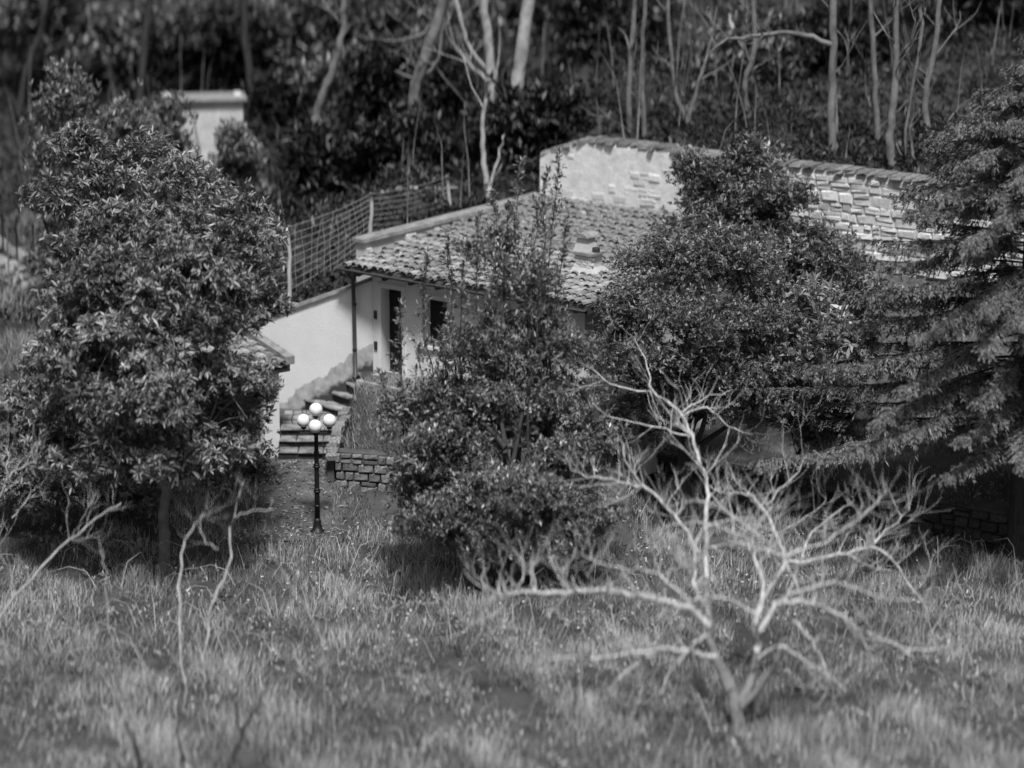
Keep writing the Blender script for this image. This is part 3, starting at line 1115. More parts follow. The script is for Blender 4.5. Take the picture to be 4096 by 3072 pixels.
for i, (gx_, gy_, gz_) in enumerate(heads):
    if i:
        mb = MB()
        s = Vector((gx_, gy_, 0)) / 0.33
        z0 = ringz - 0.24
        mb.tube([s * 0.03 + Vector((0, 0, z0)), s * 0.14 + Vector((0, 0, z0 - 0.035)), s * 0.25 + Vector((0, 0, z0 - 0.03)), s * 0.32 + Vector((0, 0, z0 + 0.02)), s * 0.33 + Vector((0, 0, z0 + 0.08))], [.016, .015, .015, .015, .018], 8)
        arm = lpart('arm', mb, M['iron'])
    g = MB()
    g.lathe([(GR * math.sin(math.pi * (k + 0.15) / 14.3), -GR * math.cos(math.pi * (k + 0.15) / 14.3)) for k in range(15)], (gx_, gy_, gz_), 20)
    gl = lpart('globe', g, M['opal'])
    c = MB()
    c.lathe([(0.03, -GR - 0.045), (0.058, -GR - 0.03), (0.065, -GR + 0.012)], (gx_, gy_, gz_), 12)
    lpart('gallery', c, M['iron'], gl)

# ------------------------------------------------------------------ fences on the hillside
PST = [(290, 300, 80.3, 226, -1), (371, 243, 81.6, 193, 0), (451, 226, 84.2, 176, -4), (472, 215, 86.4, 182, -2)]
f1 = thing('wire_fence', 'rusty wire fence on pale split posts climbing behind the garden wall', 'fence', at(290, 300, 80.3))
tops, foots = [], []
for (u, v, Y, vt, lean) in PST:
    b = at(u, v, Y)
    b.z = min(b.z, ground_z(b.x, b.y))
    t_ = at(u + lean, vt, Y)
    mb = MB()
    k = 6
    mb.tube([b.lerp(t_, i / 5) - Vector((0, 0, .3 if i == 0 else 0)) + Vector((random.uniform(-.02, .02), 0, 0)) for i in range(k)], [.055, .052, .054, .048, .05, .045], 7)
    wobj('post', mb.mesh('post', True), M['post'], f1)
    tops.append(t_)
    foots.append(b)
tops = [at(112, 262, 79.2) + Vector((0, 0, 0.3))] + tops
foots = [at(112, 262, 79.2) - Vector((0, 0, 1.4))] + foots
for h in range(10):
    t = 0.04 + h * 0.105
    mb = MB()
    pth = []
    for i in range(len(tops) - 1):
        for q in range(7):
            s = q / 7
            a = foots[i].lerp(tops[i], t)
            b = foots[i + 1].lerp(tops[i + 1], t)
            pth.append(a.lerp(b, s) - Vector((0, 0, (0.14 if i == 0 else 0.07) * math.sin(math.pi * s))) + Vector((0, 0, random.uniform(-.012, .012))))
    pth.append(foots[-1].lerp(tops[-1], t))
    mb.tube(pth, 0.0062, 4)
    wobj('wire_strand', mb.mesh('wire_strand'), M['wire'], f1)
for i in range(2):
    for q in range(1, 12):
        s = q / 12
        a = foots[i].lerp(foots[i + 1], s)
        b = tops[i].lerp(tops[i + 1], s)
        mb = MB()
        mb.tube([a, a.lerp(b, .5) + Vector((random.uniform(-.05, .05), 0, 0)), a.lerp(b, random.uniform(.8, .98)) + Vector((random.uniform(-.12, .12), 0, 0))], 0.007, 4)
        wobj('wire_stay', mb.mesh('wire_stay'), M['wire'], f1)

f2 = thing('board_fence', 'dark post fence with a pale board strip at the left edge', 'fence', ground(20, 262))
bl = []
for (u, v, vt) in ((-14, 245, 205), (3, 254, 214), (17, 262, 216), (34, 268, 224), (56, 282, 236)):
    b = ground(u, v)
    t_ = at(u - 1, vt, b.y)
    mb = MB()
    mb.tube([b - Vector((0, 0, .2)), t_], [.028, .024], 7)
    wobj('post', mb.mesh('post', True), M['iron'], f2)
    bl.append(b)
for i in range(len(bl) - 1):
    for q in range(4):
        a = bl[i].lerp(bl[i + 1], q / 4 + .02)
        b = bl[i].lerp(bl[i + 1], (q + 1) / 4 - .02)
        a = a + Vector((0, .12, 0))
        b = b + Vector((0, .12, 0))
        h = random.uniform(.30, .40)
        mb = MB()
        mb.hexa([a - Vector((0, 0, .1)), b - Vector((0, 0, .1)), b + Vector((0, .03, -.1)), a + Vector((0, .03, -.1)), a + Vector((0, 0, h)), b + Vector((0, 0, h)), b + Vector((0, .03, h)), a + Vector((0, .03, h))])
        wobj('board', mb.mesh('board'), M['white'], f2)

# white outbuilding in the wood
hb = at(208, 101, 92.5)
hb.z -= 1.35
hut = thing('white_hut', 'small white outbuilding half hidden in the wood at upper left', 'hut', hb)
hut.rotation_euler.z = 0.12
hut.scale = (0.95, 1.0, 1.0)
mb = MB()
mb.box(-1.2, 1.0, 0, 0.2, -2.5, 1.35)
mb.box(0.801, 1.0, 0.201, 1.6, -2.5, 1.35)
mb.box(-1.2, -1.0, 0.201, 1.6, -2.5, 1.35)
obj('wall', mb.mesh('wall'), M['white'], hut)
mb = MB()
mb.hexa([(-1.35, -.15, 1.355), (1.12, -.15, 1.355), (1.12, 1.8, 1.25), (-1.35, 1.8, 1.25), (-1.35, -.15, 1.40), (1.12, -.15, 1.40), (1.12, 1.8, 1.30), (-1.35, 1.8, 1.30)])
obj('roof', mb.mesh('roof'), M['coping'], hut)

# ------------------------------------------------------------------ broadleaf trees and shrubs
def L3(u, v, Y, rx, rz, ry=None):
    p = at(u, v, Y)
    return ((p.x, p.y, p.z), (rx, ry or rx, rz))


# left tree: big drooping rosettes
lb = [L3(150, 235, 71.5, 1.5, 1.1), L3(100, 240, 71.5, 1.0, 0.9), L3(225, 240, 71.2, 0.9, 0.9), L3(240, 285, 70.5, 0.75, 0.65), L3(235, 325, 70.2, 0.8, 0.6),
      L3(185, 275, 69.6, 1.1, 0.8), L3(120, 290, 69.5, 1.2, 0.9), L3(88, 305, 70, 0.9, 0.9), L3(66, 368, 70, 0.9, 0.8), L3(110, 350, 69.0, 1.2, 0.9),
      L3(170, 335, 68.8, 1.2, 0.8), L3(220, 385, 69.4, 1.0, 0.8), L3(170, 400, 68.5, 1.2, 0.8), L3(105, 410, 68.9, 1.1, 0.8), L3(45, 415, 69.5, 1.0, 0.8),
      L3(236, 425, 69.8, 0.55, 0.6), L3(205, 450, 69.3, 0.9, 0.7), L3(150, 455, 68.8, 1.1, 0.7), L3(85, 460, 69.3, 0.9, 0.6), L3(35, 450, 70, 0.9, 0.6), L3(262, 262, 70.8, 0.4, 0.35), L3(275, 308, 70.5, 0.3, 0.25), L3(105, 178, 72.5, .7, .6), L3(185, 182, 72.5, .7, .6), L3(80, 150, 73, .5, .6), L3(150, 160, 73, .5, .5), L3(60, 200, 72, .6, .5), L3(245, 215, 71.5, .5, .4), L3(270, 395, 70, .3, .25)]
tb = atz(167, 570, 0)
leafy_tree('broadleaf_tree', 'big dense broadleaf tree with drooping leaf rosettes left of the lamp', 'tree', (tb.x, tb.y, ground_z(tb.x, tb.y)), lb, 6600, 9, 0.17, 0.046, M['leaf_big'], M['bark_mid'], 0.14, 3.0, 1.15, updir=0.55, inner=0.7, limbs=14, sub=2, sub_d=0.12, clumps=15, simple=False)

# lighter, taller shrubs behind it
for (u0, v0, v1, w, Y, lab) in ((76, 300, 92, 0.9, 83, 'tall feathery pale shrub at the far left behind the big tree'), (108, 290, 104, 1.0, 84, 'second tall feathery shrub behind the big left tree, under the white hut'), (176, 280, 112, 0.8, 86.5, 'loose leafy shrub covering the left of the white hut'), (240, 250, 136, 0.6, 88, 'slim leafy shrub right of the white hut')):
    b = at(u0, v0, Y)
    top = at(u0, v1, Y)
    gz = ground_z(b.x, b.y)
    h = top.z - gz
    lobes = [((b.x + random.uniform(-w, w) * 0.7, Y + random.uniform(-.7, .7), gz + h * f), (w * (0.85 - 0.4 * f), w * 0.7, h * 0.12)) for f in np.linspace(0.15, 1.0, 12)]
    leafy_tree('tall_shrub', lab, 'shrub', (b.x, Y, gz), lobes, 1300, 7, 0.19, 0.045, M['leaf_big'], M['bark_dark'], 0.06, h * 0.6, 0.8, group='tall shrubs behind the left tree', updir=0.9, limbs=8, stems=3, stem_spread=0.4)

# middle shrub: upright laurel shoots over a dense skirt
mbse = atz(504, 594, 0)
lb = [L3(430, 470, 68.9, 0.7, 0.6), L3(470, 440, 69.3, 1.0, 0.8), L3(530, 440, 69.3, 1.0, 0.8), L3(580, 460, 69.3, 0.7, 0.6), L3(415, 500, 68.8, 0.6, 0.5), L3(450, 510, 68.3, 1.0, 0.7), L3(510, 500, 67.9, 1.1, 0.8), L3(570, 510, 68.5, 0.9, 0.7),
      L3(400, 415, 69.5, 0.5, 0.5) + (.12,), L3(440, 405, 69.3, 0.8, 0.6) + (.24,), L3(500, 390, 69.7, 1.0, 0.6) + (.30,), L3(555, 400, 69.7, 0.8, 0.6) + (.30,), L3(560, 350, 69.7, 0.7, 0.6) + (.14,), L3(460, 350, 69.7, 0.6, 0.5) + (.06,), L3(480, 540, 68.1, 0.9, 0.45), L3(540, 545, 68.1, 0.8, 0.35), L3(420, 525, 68.5, 0.7, 0.4), L3(590, 520, 68.5, 0.7, 0.5), L3(598, 440, 69.3, 0.4, 0.5),
      L3(510, 345, 69.9, 0.8, 0.5) + (0.09,), L3(520, 285, 69.9, 0.6, 0.5) + (0.06,), L3(490, 250, 69.9, 0.5, 0.4) + (0.03,)]
mt = leafy_tree('laurel_shrub', 'tall laurel shrub with upright leafy shoots in front of the cottage', 'shrub', (mbse.x, mbse.y, ground_z(mbse.x, mbse.y)), lb, 6400, 8, 0.12, 0.040, M['leaf_lau'], M['bark_dark'], 0.13, 3.2, 0.95, updir=0.7, limbs=12, sub=2, sub_d=0.15, reach=0.12, stems=2, stem_spread=0.15)
SHOOTS = [(420, 520, 379, 372), (420, 520, 402, 300), (430, 500, 418, 345), (445, 480, 428, 255), (455, 480, 448, 232), (470, 470, 463, 262), (480, 460, 478, 215), (493, 470, 492, 190), (505, 450, 508, 205), (512, 450, 522, 160), (520, 460, 536, 196), (528, 450, 548, 168), (540, 470, 560, 150), (552, 470, 566, 215), (580, 500, 612, 325), (590, 510, 615, 380), (470, 500, 440, 330), (500, 480, 486, 300), (515, 480, 530, 290)]
Pts, Axs = [], []
for (u0, v0, u1, v1) in SHOOTS:
    Y = random.uniform(68.8, 70.5)
    a, b = at(u0, v0, Y - 0.3), at(u1, v1, Y + 0.4)
    path = limb_path(a, b, 0.035, 9)
    mb = MB()
    mb.tube([mt.location.lerp(a, 0.65)] + path, [0.03] + [0.026 * (1 - 0.8 * i / 8) for i in range(9)], 5)
    wobj('shoot', mb.mesh('shoot', True), M['bark_dark'], mt)
    n = int((b - a).length * 16)
    for q in range(n):
        t = 0.15 + 0.85 * (q + random.random()) / n
        i = min(int(t * 8), 7)
        c = path[i].lerp(path[i + 1], t * 8 - i)
        side = Vector((random.gauss(0, 1), random.gauss(0, 1), 0)).normalized()
        k = max(1, int((1 - t) * 3.0))
        for w_ in range(k):
            c2 = c + side * random.uniform(0, 0.75 * (1.1 - t)) + Vector((0, 0, random.uniform(0, .15)))
            Pts.append(c2)
            Axs.append(side * 0.7 + Vector((0, 0, 0.8)))
P = np.array([tuple(p) for p in Pts])
A_ = np.array([tuple(p) for p in Axs])
V, Q, T = rosettes(P, A_, 7, 0.13, 0.040, 0.8, np.clip(1 + .3 * RNG.normal(size=len(P)), .5, 1.9), 0.16)
wobj('shoot_leaves', big_mesh('shoot_leaves', V, Q, T, M['leaf_lau']), None, mt)

# right-hand evergreens in front of the stone wall
def shrub_at(name, label, u, v, Y, lobes, n, **kw):
    p = at(u, v, Y)
    return leafy_tree(name, label, 'tree' if 'tree' in name else 'shrub', (p.x, p.y, ground_z(p.x, p.y)), lobes, n, kw.pop('per', 7), kw.pop('L', 0.13), kw.pop('W', 0.04), kw.pop('m', M['leaf_small']), M['bark_dark'], kw.pop('r', 0.12), kw.pop('h', 2.5), **kw)


lb = [L3(642, 298, 73.5, .6, .6), L3(672, 262, 74, 1.0, .7), L3(705, 265, 74, 1.1, .8), L3(745, 280, 74, 1.0, .8), L3(640, 320, 72.5, 1.0, .8), L3(690, 320, 72.3, 1.2, .8), L3(740, 330, 72.6, 1.0, .8),
      L3(625, 365, 72.3, .8, .7), L3(665, 375, 72, 1.1, .8), L3(715, 380, 72, 1.1, .8), L3(760, 375, 72.4, .9, .7), L3(642, 410, 72.6, .55, .45), L3(655, 436, 73.4, .5, .25), L3(700, 405, 72.4, .9, .4), L3(745, 405, 72.4, .8, .4), L3(616, 345, 73, .45, .5), L3(780, 330, 73, .7, .7)]
shrub_at('evergreen_tree', 'broad dense small-leaved evergreen tree right of the chimney', 690, 480, 73.2, lb, 6800, per=7, L=0.115, W=0.036, spread=1.0, updir=0.6, limbs=12, sub=2, sub_d=0.16, r=0.16, h=2.6)
lb = [L3(745, 200, 78.5, 1.0, .9), L3(715, 190, 78.5, .8, .8), L3(780, 210, 78.3, .9, .8), L3(750, 165, 78.8, .7, .6), L3(700, 225, 78, .9, .7), L3(760, 240, 77.5, 1.2, .7), L3(810, 255, 77, .9, .7), L3(690, 170, 78.8, .4, .4), L3(835, 275, 76.5, .8, .7), L3(800, 290, 76, 1.0, .7), L3(858, 300, 75.8, .8, .6), L3(850, 335, 75.2, .8, .6)]
shrub_at('evergreen_shrub', 'dark evergreen shrub standing against the pale stone wall', 760, 400, 77.2, lb, 3500, per=7, L=0.15, W=0.045, spread=0.9, updir=0.8, limbs=9, r=0.11, h=3.2, stems=2)
lb = [L3(812, 296, 73.0, .30, .35), L3(822, 330, 72.6, .50, .40), L3(850, 345, 72.6, .50, .40), L3(800, 345, 72.4, .45, .35), L3(835, 370, 72.3, .55, .35)]
shrub_at('pale_leaf_shrub', 'bright pale-leaved shrub between the evergreen and the conifer', 826, 460, 72.9, lb, 260, per=7, L=0.24, W=0.072, m=M['leaf_pale'], spread=1.0, limbs=5, r=0.05, h=2.4, sub=1)
lb = [L3(785, 412, 73.4, .7, .5), L3(812, 408, 73.4, .7, .5), L3(830, 430, 73.6, .5, .4)]
shrub_at('rhododendron_shrub', 'dark glossy shrub low under the conifer left side', 790, 495, 74.6, lb, 560, per=8, L=0.22, W=0.06, m=M['leaf_big'], spread=1.15, limbs=4, r=0.06, h=1.4)

# low shrubs on the left and beside the house
lb = [L3(15, 480, 73, .9, .6), L3(50, 490, 73, .9, .6), L3(90, 495, 73, .9, .5), L3(130, 495, 73.4, .9, .5), L3(-20, 480, 73, .8, .6)]
shrub_at('hedge_shrub', 'dark low shrub under the left tree at the left edge', 60, 520, 73.2, lb, 900, per=7, L=0.16, W=0.05, spread=1.0, limbs=5, r=0.06, h=0.9)
lb = [L3(245, 455, 75.3, .45, .45), L3(262, 470, 75.4, .35, .3), L3(232, 480, 75.2, .5, .35)]
shrub_at('pillar_shrub', 'small dark bush at the foot of the white shed pillar', 246, 486, 75.4, lb, 260, per=7, L=0.13, W=0.045, spread=1.0, limbs=3, r=0.03, h=.5)

# ------------------------------------------------------------------ conifer
def conifer(base, height, label, r_low, trunk_r, z_first, nwh, seed, per_whorl=7, lean=0.0):
    rs = np.random.default_rng(seed)
    t = thing('conifer_tree', label, 'tree', base)
    b = Vector(base)
    mb = MB()
    mb.tube([b + Vector((0, 0, -0.3)), b + Vector((0, 0, 0.4)), b + Vector((lean * .5, 0, height * .5)), b + Vector((lean, 0, height))], [trunk_r * 1.4, trunk_r, trunk_r * .6, .03], 10)
    wobj('trunk', mb.mesh('trunk', True), M['bark_dark'], t)
    geo = []
    for w in range(nwh):
        f = w / (nwh - 1)
        z = z_first + (height - z_first) * f ** 0.95
        R = r_low * (1 - f) ** 0.85 + 0.35
        for k in range(per_whorl):
            az = 2 * math.pi * (k + rs.uniform(-.35, .35)) / per_whorl + w * 1.3
            Rk = R * rs.uniform(0.7, 1.12)
            n = 14
            s = np.linspace(0, 1, n)
            zz = z + rs.uniform(-.25, .25) + Rk * rs.uniform(.45, 1.2) * (0.06 * s - 0.24 * s ** 2 + 0.13 * s ** 4)
            rad = Rk * s
            bend = rs.uniform(-.25, .25)
            ang = az + bend * s
            pth = np.stack([b.x + lean * z / height + rad * np.cos(ang), b.y + rad * np.sin(ang), b.z + zz], 1)
            if pth[-1, 1] > b.y + 2.2 and f < 0.7 and rs.random() < 0.5:
                continue
            mb = MB()
            mb.tube([tuple(p) for p in pth], [0.035 * (1 - f * .6) * (1 - 0.85 * q) for q in s], 4)
            wobj('bough', mb.mesh('bough', True), M['bark_dark'], t)
            tang = norm(np.gradient(pth, axis=0))
            m_ = int(Rk * 36)
            q = rs.uniform(0.15, 1.0, m_) ** 0.8
            ii = np.clip((q * (n - 1)).astype(int), 0, n - 2)
            fr = (q * (n - 1) - ii)[:, None]
            P0 = pth[ii] * (1 - fr) + pth[ii + 1] * fr
            P0 = P0 + rs.normal(size=(m_, 3)) * np.array([[.05, .05, .02]])
            tg = tang[ii]
            side = np.stack([-tg[:, 1], tg[:, 0], np.zeros(m_)], 1) * np.where(rs.random(m_) < .5, -1, 1)[:, None]
            ln = (0.10 + 0.50 * (1 - q) ** .7 * np.clip(q * 4, 0, 1)) * np.where(rs.random(m_) < .5, 1, .6) * min(1, Rk / 3 + .35) * rs.uniform(.6, 1.2, m_)
            # hanging side sprays
            hang = (rs.random((m_, 1)) < .22) * 1.3
            dirn = norm(side * rs.uniform(.3, 1.0, (m_, 1)) + tg * rs.uniform(.2, .9, (m_, 1)) + np.array([[0, 0, -1]]) * (rs.uniform(-.05, .45, (m_, 1)) + hang * rs.uniform(.3, 1, (m_, 1))))
            tone_b = np.clip(rs.normal(1, .2), .6, 1.5)
            for st in range(5):
                c = P0 + dirn * (ln * st / 5)[:, None] + np.array([[0, 0, -0.14]]) * (st / 5) ** 2
                for sgn in (-1, 0, 1):
                    d2 = norm(dirn + 0.6 * sgn * norm(np.cross(dirn, np.array([[0, 0, 1.0]]))) + rs.normal(size=(m_, 3)) * .25)
                    geo.append(needle_geo(c, d2, 0.045 + ln * .25 * rs.uniform(.4, 1.4, m_), 0.032, np.full(m_, tone_b) * rs.uniform(.6, 1.4, m_)))
    V, Q, T = join_geo(geo)
    wobj('crown', big_mesh('crown', V, Q, T, M['needle']), None, t)
    return t


cb = atz(1022, 520, 0.9)
conifer((cb.x, cb.y + 0.5, ground_z(cb.x, cb.y + .5)), 11.0, 'large drooping conifer filling the right side of the picture', 5.8, 0.24, 3.0, 20, 3, 10)

# ------------------------------------------------------------------ bare trees
PX = 1024 / 2212.0


def poly3(pts, Ys):
    """a limb drawn as points of the picture with a distance for its two ends"""
    n = len(pts)
    out = []
    for i, (x, y) in enumerate(pts):
        Y = Ys[0] + (Ys[1] - Ys[0]) * i / max(1, n - 1)
        out.append(at(x * PX, y * PX, Y))
    return out


def smooth_path(p, k=4):
    out = []
    n = len(p)
    for i in range(n - 1):
        p0, p1, p2, p3 = p[max(i - 1, 0)], p[i], p[i + 1], p[min(i + 2, n - 1)]
        for q in range(k):
            t = q / k
            out.append(0.5 * ((2 * p1) + (p2 - p0) * t + (2 * p0 - 5 * p1 + 4 * p2 - p3) * t * t + (3 * p1 - p0 - 3 * p2 + p3) * t ** 3))
    out.append(p[-1])
    return out


def twig(mb, p, d, L, r, curl, depth):
    k = 6
    pts = [p]
    d = d.normalized()
    for i in range(k):
        d = (d + Vector((random.gauss(0, .16), random.gauss(0, .16), random.gauss(0, .10) + curl))).normalized()
        p = p + d * (L / k)
        pts.append(p)
    mb.tube(pts, [r * (1 - 0.62 * i / k) for i in range(k + 1)], 5)
    if depth > 0:
        for q in range(random.randint(1, 3)):
            i = random.randint(1, k - 1)
            dd = (pts[i + 1] - pts[i]).normalized() + Vector((random.gauss(0, .7), random.gauss(0, .7), random.gauss(0.2, .4)))
            twig(mb, pts[i], dd, L * random.uniform(.35, .7), r * .6, curl, depth - 1)


def bare_tree(name, label, cat, base, limbs, m, twigs=5, tl=0.8, tr=0.018, curl=0.12, group=None, depth=1, trunk_mat=None):
    """limbs: (part name, points, (Y0, Y1), r0, r1, twig count factor)"""
    t = thing(name, label, cat, base, group)
    for (pn, pts, Ys, r0, r1, tf) in limbs:
        p3 = poly3(pts, Ys)
        if pn == 'trunk':
            g = p3[0].copy()
            g.z = ground_z(g.x, g.y) - .15
            if p3[0].z - g.z > 0.25 and pts[0][1] > 0 and not (name == 'bare_fig_tree' and pts[0][1] < 1590):
                p3 = [g + Vector((random.uniform(-.1, .1), 0, 0)), g.lerp(p3[0], .5)] + p3
        path = smooth_path(p3)
        n = len(path)
        path = [p + Vector((random.gauss(0, 1), random.gauss(0, 1), random.gauss(0, 1))) * 0.02 for p in path]
        mb = MB()
        mb.tube(path, [r0 + (r1 - r0) * i / (n - 1) for i in range(n)], 8)
        L = sum((path[i + 1] - path[i]).length for i in range(n - 1))
        for q in range(int(twigs * tf * max(1, L / 1.2))):
            i = random.randint(int(n * .25), n - 1)
            d = (path[min(i + 1, n - 1)] - path[max(i - 1, 0)]).normalized()
            side = d.cross(Vector((random.gauss(0, 1), random.gauss(0, 1), random.gauss(0, 1)))).normalized()
            rr = min(tr, (r0 + (r1 - r0) * i / (n - 1)) * .6)
            twig(mb, path[i], d * .5 + side * .9 + Vector((0, 0, .25)), tl * random.uniform(.3, 1.25), rr * random.uniform(.45, 1.0), curl, depth)
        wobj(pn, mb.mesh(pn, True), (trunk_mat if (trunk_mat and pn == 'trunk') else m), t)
    return t


fb = at(1600 * PX, 1600 * PX, 59.8)
fb.z = ground_z(fb.x, fb.y)
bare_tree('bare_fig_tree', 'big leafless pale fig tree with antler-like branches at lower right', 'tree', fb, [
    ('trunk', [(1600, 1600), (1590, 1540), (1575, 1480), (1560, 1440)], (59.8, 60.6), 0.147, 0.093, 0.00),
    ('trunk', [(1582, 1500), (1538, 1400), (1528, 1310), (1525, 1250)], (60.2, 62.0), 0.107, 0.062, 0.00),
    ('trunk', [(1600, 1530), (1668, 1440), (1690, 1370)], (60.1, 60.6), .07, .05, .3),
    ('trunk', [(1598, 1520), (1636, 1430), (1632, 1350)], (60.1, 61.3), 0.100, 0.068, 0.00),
    ('branch', [(1538, 1400), (1528, 1300), (1525, 1215), (1526, 1120), (1527, 1050), (1500, 960), (1470, 890), (1410, 845), (1398, 790), (1372, 728)], (61.0, 69.6), 0.065, 0.008, 0.50),
    ('branch', [(1412, 846), (1340, 836), (1300, 818), (1270, 788)], (68.6, 69.0), 0.024, 0.006, 1.00),
    ('branch', [(1470, 890), (1495, 876), (1530, 858), (1582, 845)], (68.0, 68.6), 0.025, 0.006, 1.00),
    ('branch', [(1478, 900), (1530, 882), (1572, 920), (1632, 936)], (68.0, 67.8), 0.024, 0.006, 1.00),
    ('branch', [(1495, 945), (1440, 926), (1380, 915), (1310, 896), (1280, 868)], (67.7, 67.4), 0.025, 0.006, 1.00),
    ('branch', [(1525, 1215), (1470, 1132), (1410, 1066), (1340, 1040), (1270, 1030), (1232, 1014)], (64.0, 66.1), 0.047, 0.008, 1.50),
    ('branch', [(1410, 1066), (1360, 1012), (1345, 950)], (65.0, 65.8), 0.025, 0.006, 1.00),
    ('branch', [(1532, 1350), (1495, 1318), (1440, 1303), (1380, 1288), (1300, 1276), (1200, 1282), (1110, 1280), (1052, 1300), (1020, 1346)], (60.4, 61.8), 0.078, 0.025, 1.70),
    ('branch', [(1160, 1280), (1150, 1232), (1166, 1205)], (61.4, 61.7), 0.028, 0.008, 1.00),
    ('branch', [(1110, 1280), (1130, 1240), (1122, 1200)], (61.4, 61.7), 0.025, 0.008, 1.00),
    ('branch', [(1075, 1290), (1045, 1262), (1046, 1225)], (61.5, 61.8), 0.024, 0.008, 1.00),
    ('branch', [(1235, 1282), (1215, 1240), (1245, 1195)], (61.4, 61.7), 0.025, 0.008, 1.00),
    ('branch', [(1636, 1430), (1632, 1340), (1655, 1280), (1696, 1214), (1680, 1165), (1645, 1092), (1600, 1070), (1550, 1064)], (60.8, 66.4), 0.073, 0.014, 0.90),
    ('branch', [(1655, 1092), (1685, 1058), (1720, 1022), (1742, 988)], (65.7, 66.4), 0.025, 0.006, 1.00),
    ('branch', [(1440, 1252), (1482, 1218), (1542, 1180), (1620, 1178), (1690, 1204)], (64.6, 62.4), 0.025, 0.039, 0.90),
    ('branch', [(1696, 1214), (1762, 1210), (1850, 1190), (1900, 1160), (1962, 1100)], (64.2, 65.6), 0.052, 0.011, 1.40),
    ('branch', [(1875, 1178), (1925, 1205), (1962, 1260), (2003, 1308)], (65.0, 64.6), 0.034, 0.013, 1.30),
    ('branch', [(1735, 1206), (1745, 1160), (1800, 1112), (1842, 1080)], (64.6, 65.8), 0.030, 0.006, 1.00),
    ('branch', [(1634, 1400), (1668, 1318), (1722, 1300), (1800, 1322), (1880, 1372), (1960, 1402), (2052, 1400)], (60.2, 61.2), 0.065, 0.016, 1.10),
    ('branch', [(1670, 1300), (1722, 1350), (1762, 1402), (1792, 1470), (1768, 1522)], (60.8, 60.2), 0.044, 0.014, 0.90),
    ('branch', [(1542, 1420), (1490, 1408), (1430, 1402), (1380, 1432), (1330, 1472), (1310, 1505)], (60.1, 59.8), 0.052, 0.018, 1.00),
    ('branch', [(1430, 1402), (1300, 1420), (1205, 1420), (1168, 1452)], (59.8, 60.2), 0.044, 0.018, 1.30),
    ('branch', [(1534, 1370), (1500, 1390), (1460, 1435), (1420, 1500)], (60.2, 59.6), 0.035, 0.011, 1.2),
    ('branch', [(1636, 1420), (1690, 1400), (1760, 1440), (1830, 1490)], (60.2, 59.8), 0.035, 0.011, 1.2),
    ('branch', [(1530, 1320), (1505, 1280), (1500, 1240), (1512, 1150), (1600, 1120), (1660, 1130)], (60.4, 62.2), 0.044, 0.011, 1.20),
    ('branch', [(1700, 1214), (1720, 1260), (1755, 1330)], (62.0, 61.4), 0.030, 0.010, 1.00),
    ('branch', [(1530, 1060), (1580, 1120), (1640, 1160), (1720, 1130), (1790, 1080)], (65.8, 66.6), 0.025, 0.006, 1.50),
    ('branch', [(1640, 1180), (1560, 1140), (1480, 1130), (1400, 1150)], (62.4, 63.0), .032, .009, 1.2),
    ('branch', [(1690, 1204), (1780, 1170), (1880, 1100), (1920, 1056)], (61.4, 63.4), .034, .008, 1.2),
    ('branch', [(1500, 1320), (1420, 1240), (1340, 1228), (1262, 1200)], (60.6, 62.0), .034, .010, 1.2),
    ('branch', [(1636, 1330), (1560, 1292), (1490, 1300), (1404, 1342)], (60.6, 60.2), .032, .010, 1.2),
    ('branch', [(1690, 1290), (1800, 1258), (1900, 1290), (1992, 1300)], (60.6, 61.4), .034, .010, 1.2),
    ('branch', [(1640, 1160), (1580, 1112), (1520, 1082), (1448, 1092)], (62.8, 63.4), .030, .008, 1.2),
    ('branch', [(1632, 1350), (1648, 1260), (1620, 1190), (1640, 1130), (1670, 1090)], (60.4, 63.0), .045, .012, 1.2),
], M['bark_fig'], twigs=6.5, tl=0.95, tr=0.019, curl=0.09, depth=2, trunk_mat=M['bark_mid'])  # trunk parts get darker bark, their shade put into the colour

SAP = [
    ('leafless young tree with a bent pale stem right of the left trunk', [('trunk', [(440, 1420), (455, 1310), (490, 1230), (505, 1122)], (62.5, 63.5), 0.030, 0.022, .4), ('branch', [(505, 1122), (545, 1104), (592, 1100)], (63.5, 63.7), 0.019, 0.008, 1), ('branch', [(505, 1122), (515, 1072), (527, 1038)], (63.5, 63.6), 0.014, 0.006, 1)]),
    ('thin leafless sapling curving to the right near the left trunk', [('trunk', [(398, 1470), (388, 1330), (388, 1250), (400, 1162)], (61, 62.5), 0.025, 0.019, .2), ('branch', [(400, 1162), (430, 1122), (455, 1108)], (62.5, 62.8), 0.016, 0.007, 1), ('branch', [(468, 1190), (440, 1160), (432, 1110)], (62.5, 62.8), 0.013, 0.007, 1)]),
    ('slim leafless sapling left of the left trunk', [('trunk', [(245, 1400), (230, 1300), (222, 1215), (214, 1188)], (62, 62.6), 0.013, 0.006, .6)]),
    ('long pale arching leafless branch at the left edge of the lawn', [('trunk', [(-40, 1400), (60, 1252), (150, 1170), (222, 1110), (265, 1088)], (64, 66), 0.036, 0.014, .9)]),
    ('leafless twiggy stem at the left edge under the big tree', [('trunk', [(-30, 1160), (-5, 1080), (20, 1030), (48, 1006), (80, 998)], (66.5, 67), 0.029, 0.008, 1.5), ('branch', [(10, 1040), (18, 990), (14, 965)], (66.8, 67), 0.014, 0.006, 1.2), ('branch', [(25, 1120), (60, 1075), (85, 1050)], (66.8, 67), 0.014, 0.006, 1.2)]),
    ('faint leafless sapling between the left tree and the lamp', [('trunk', [(700, 1400), (672, 1330), (620, 1250), (585, 1180)], (60.5, 62), 0.014, 0.006, .9)]),
]
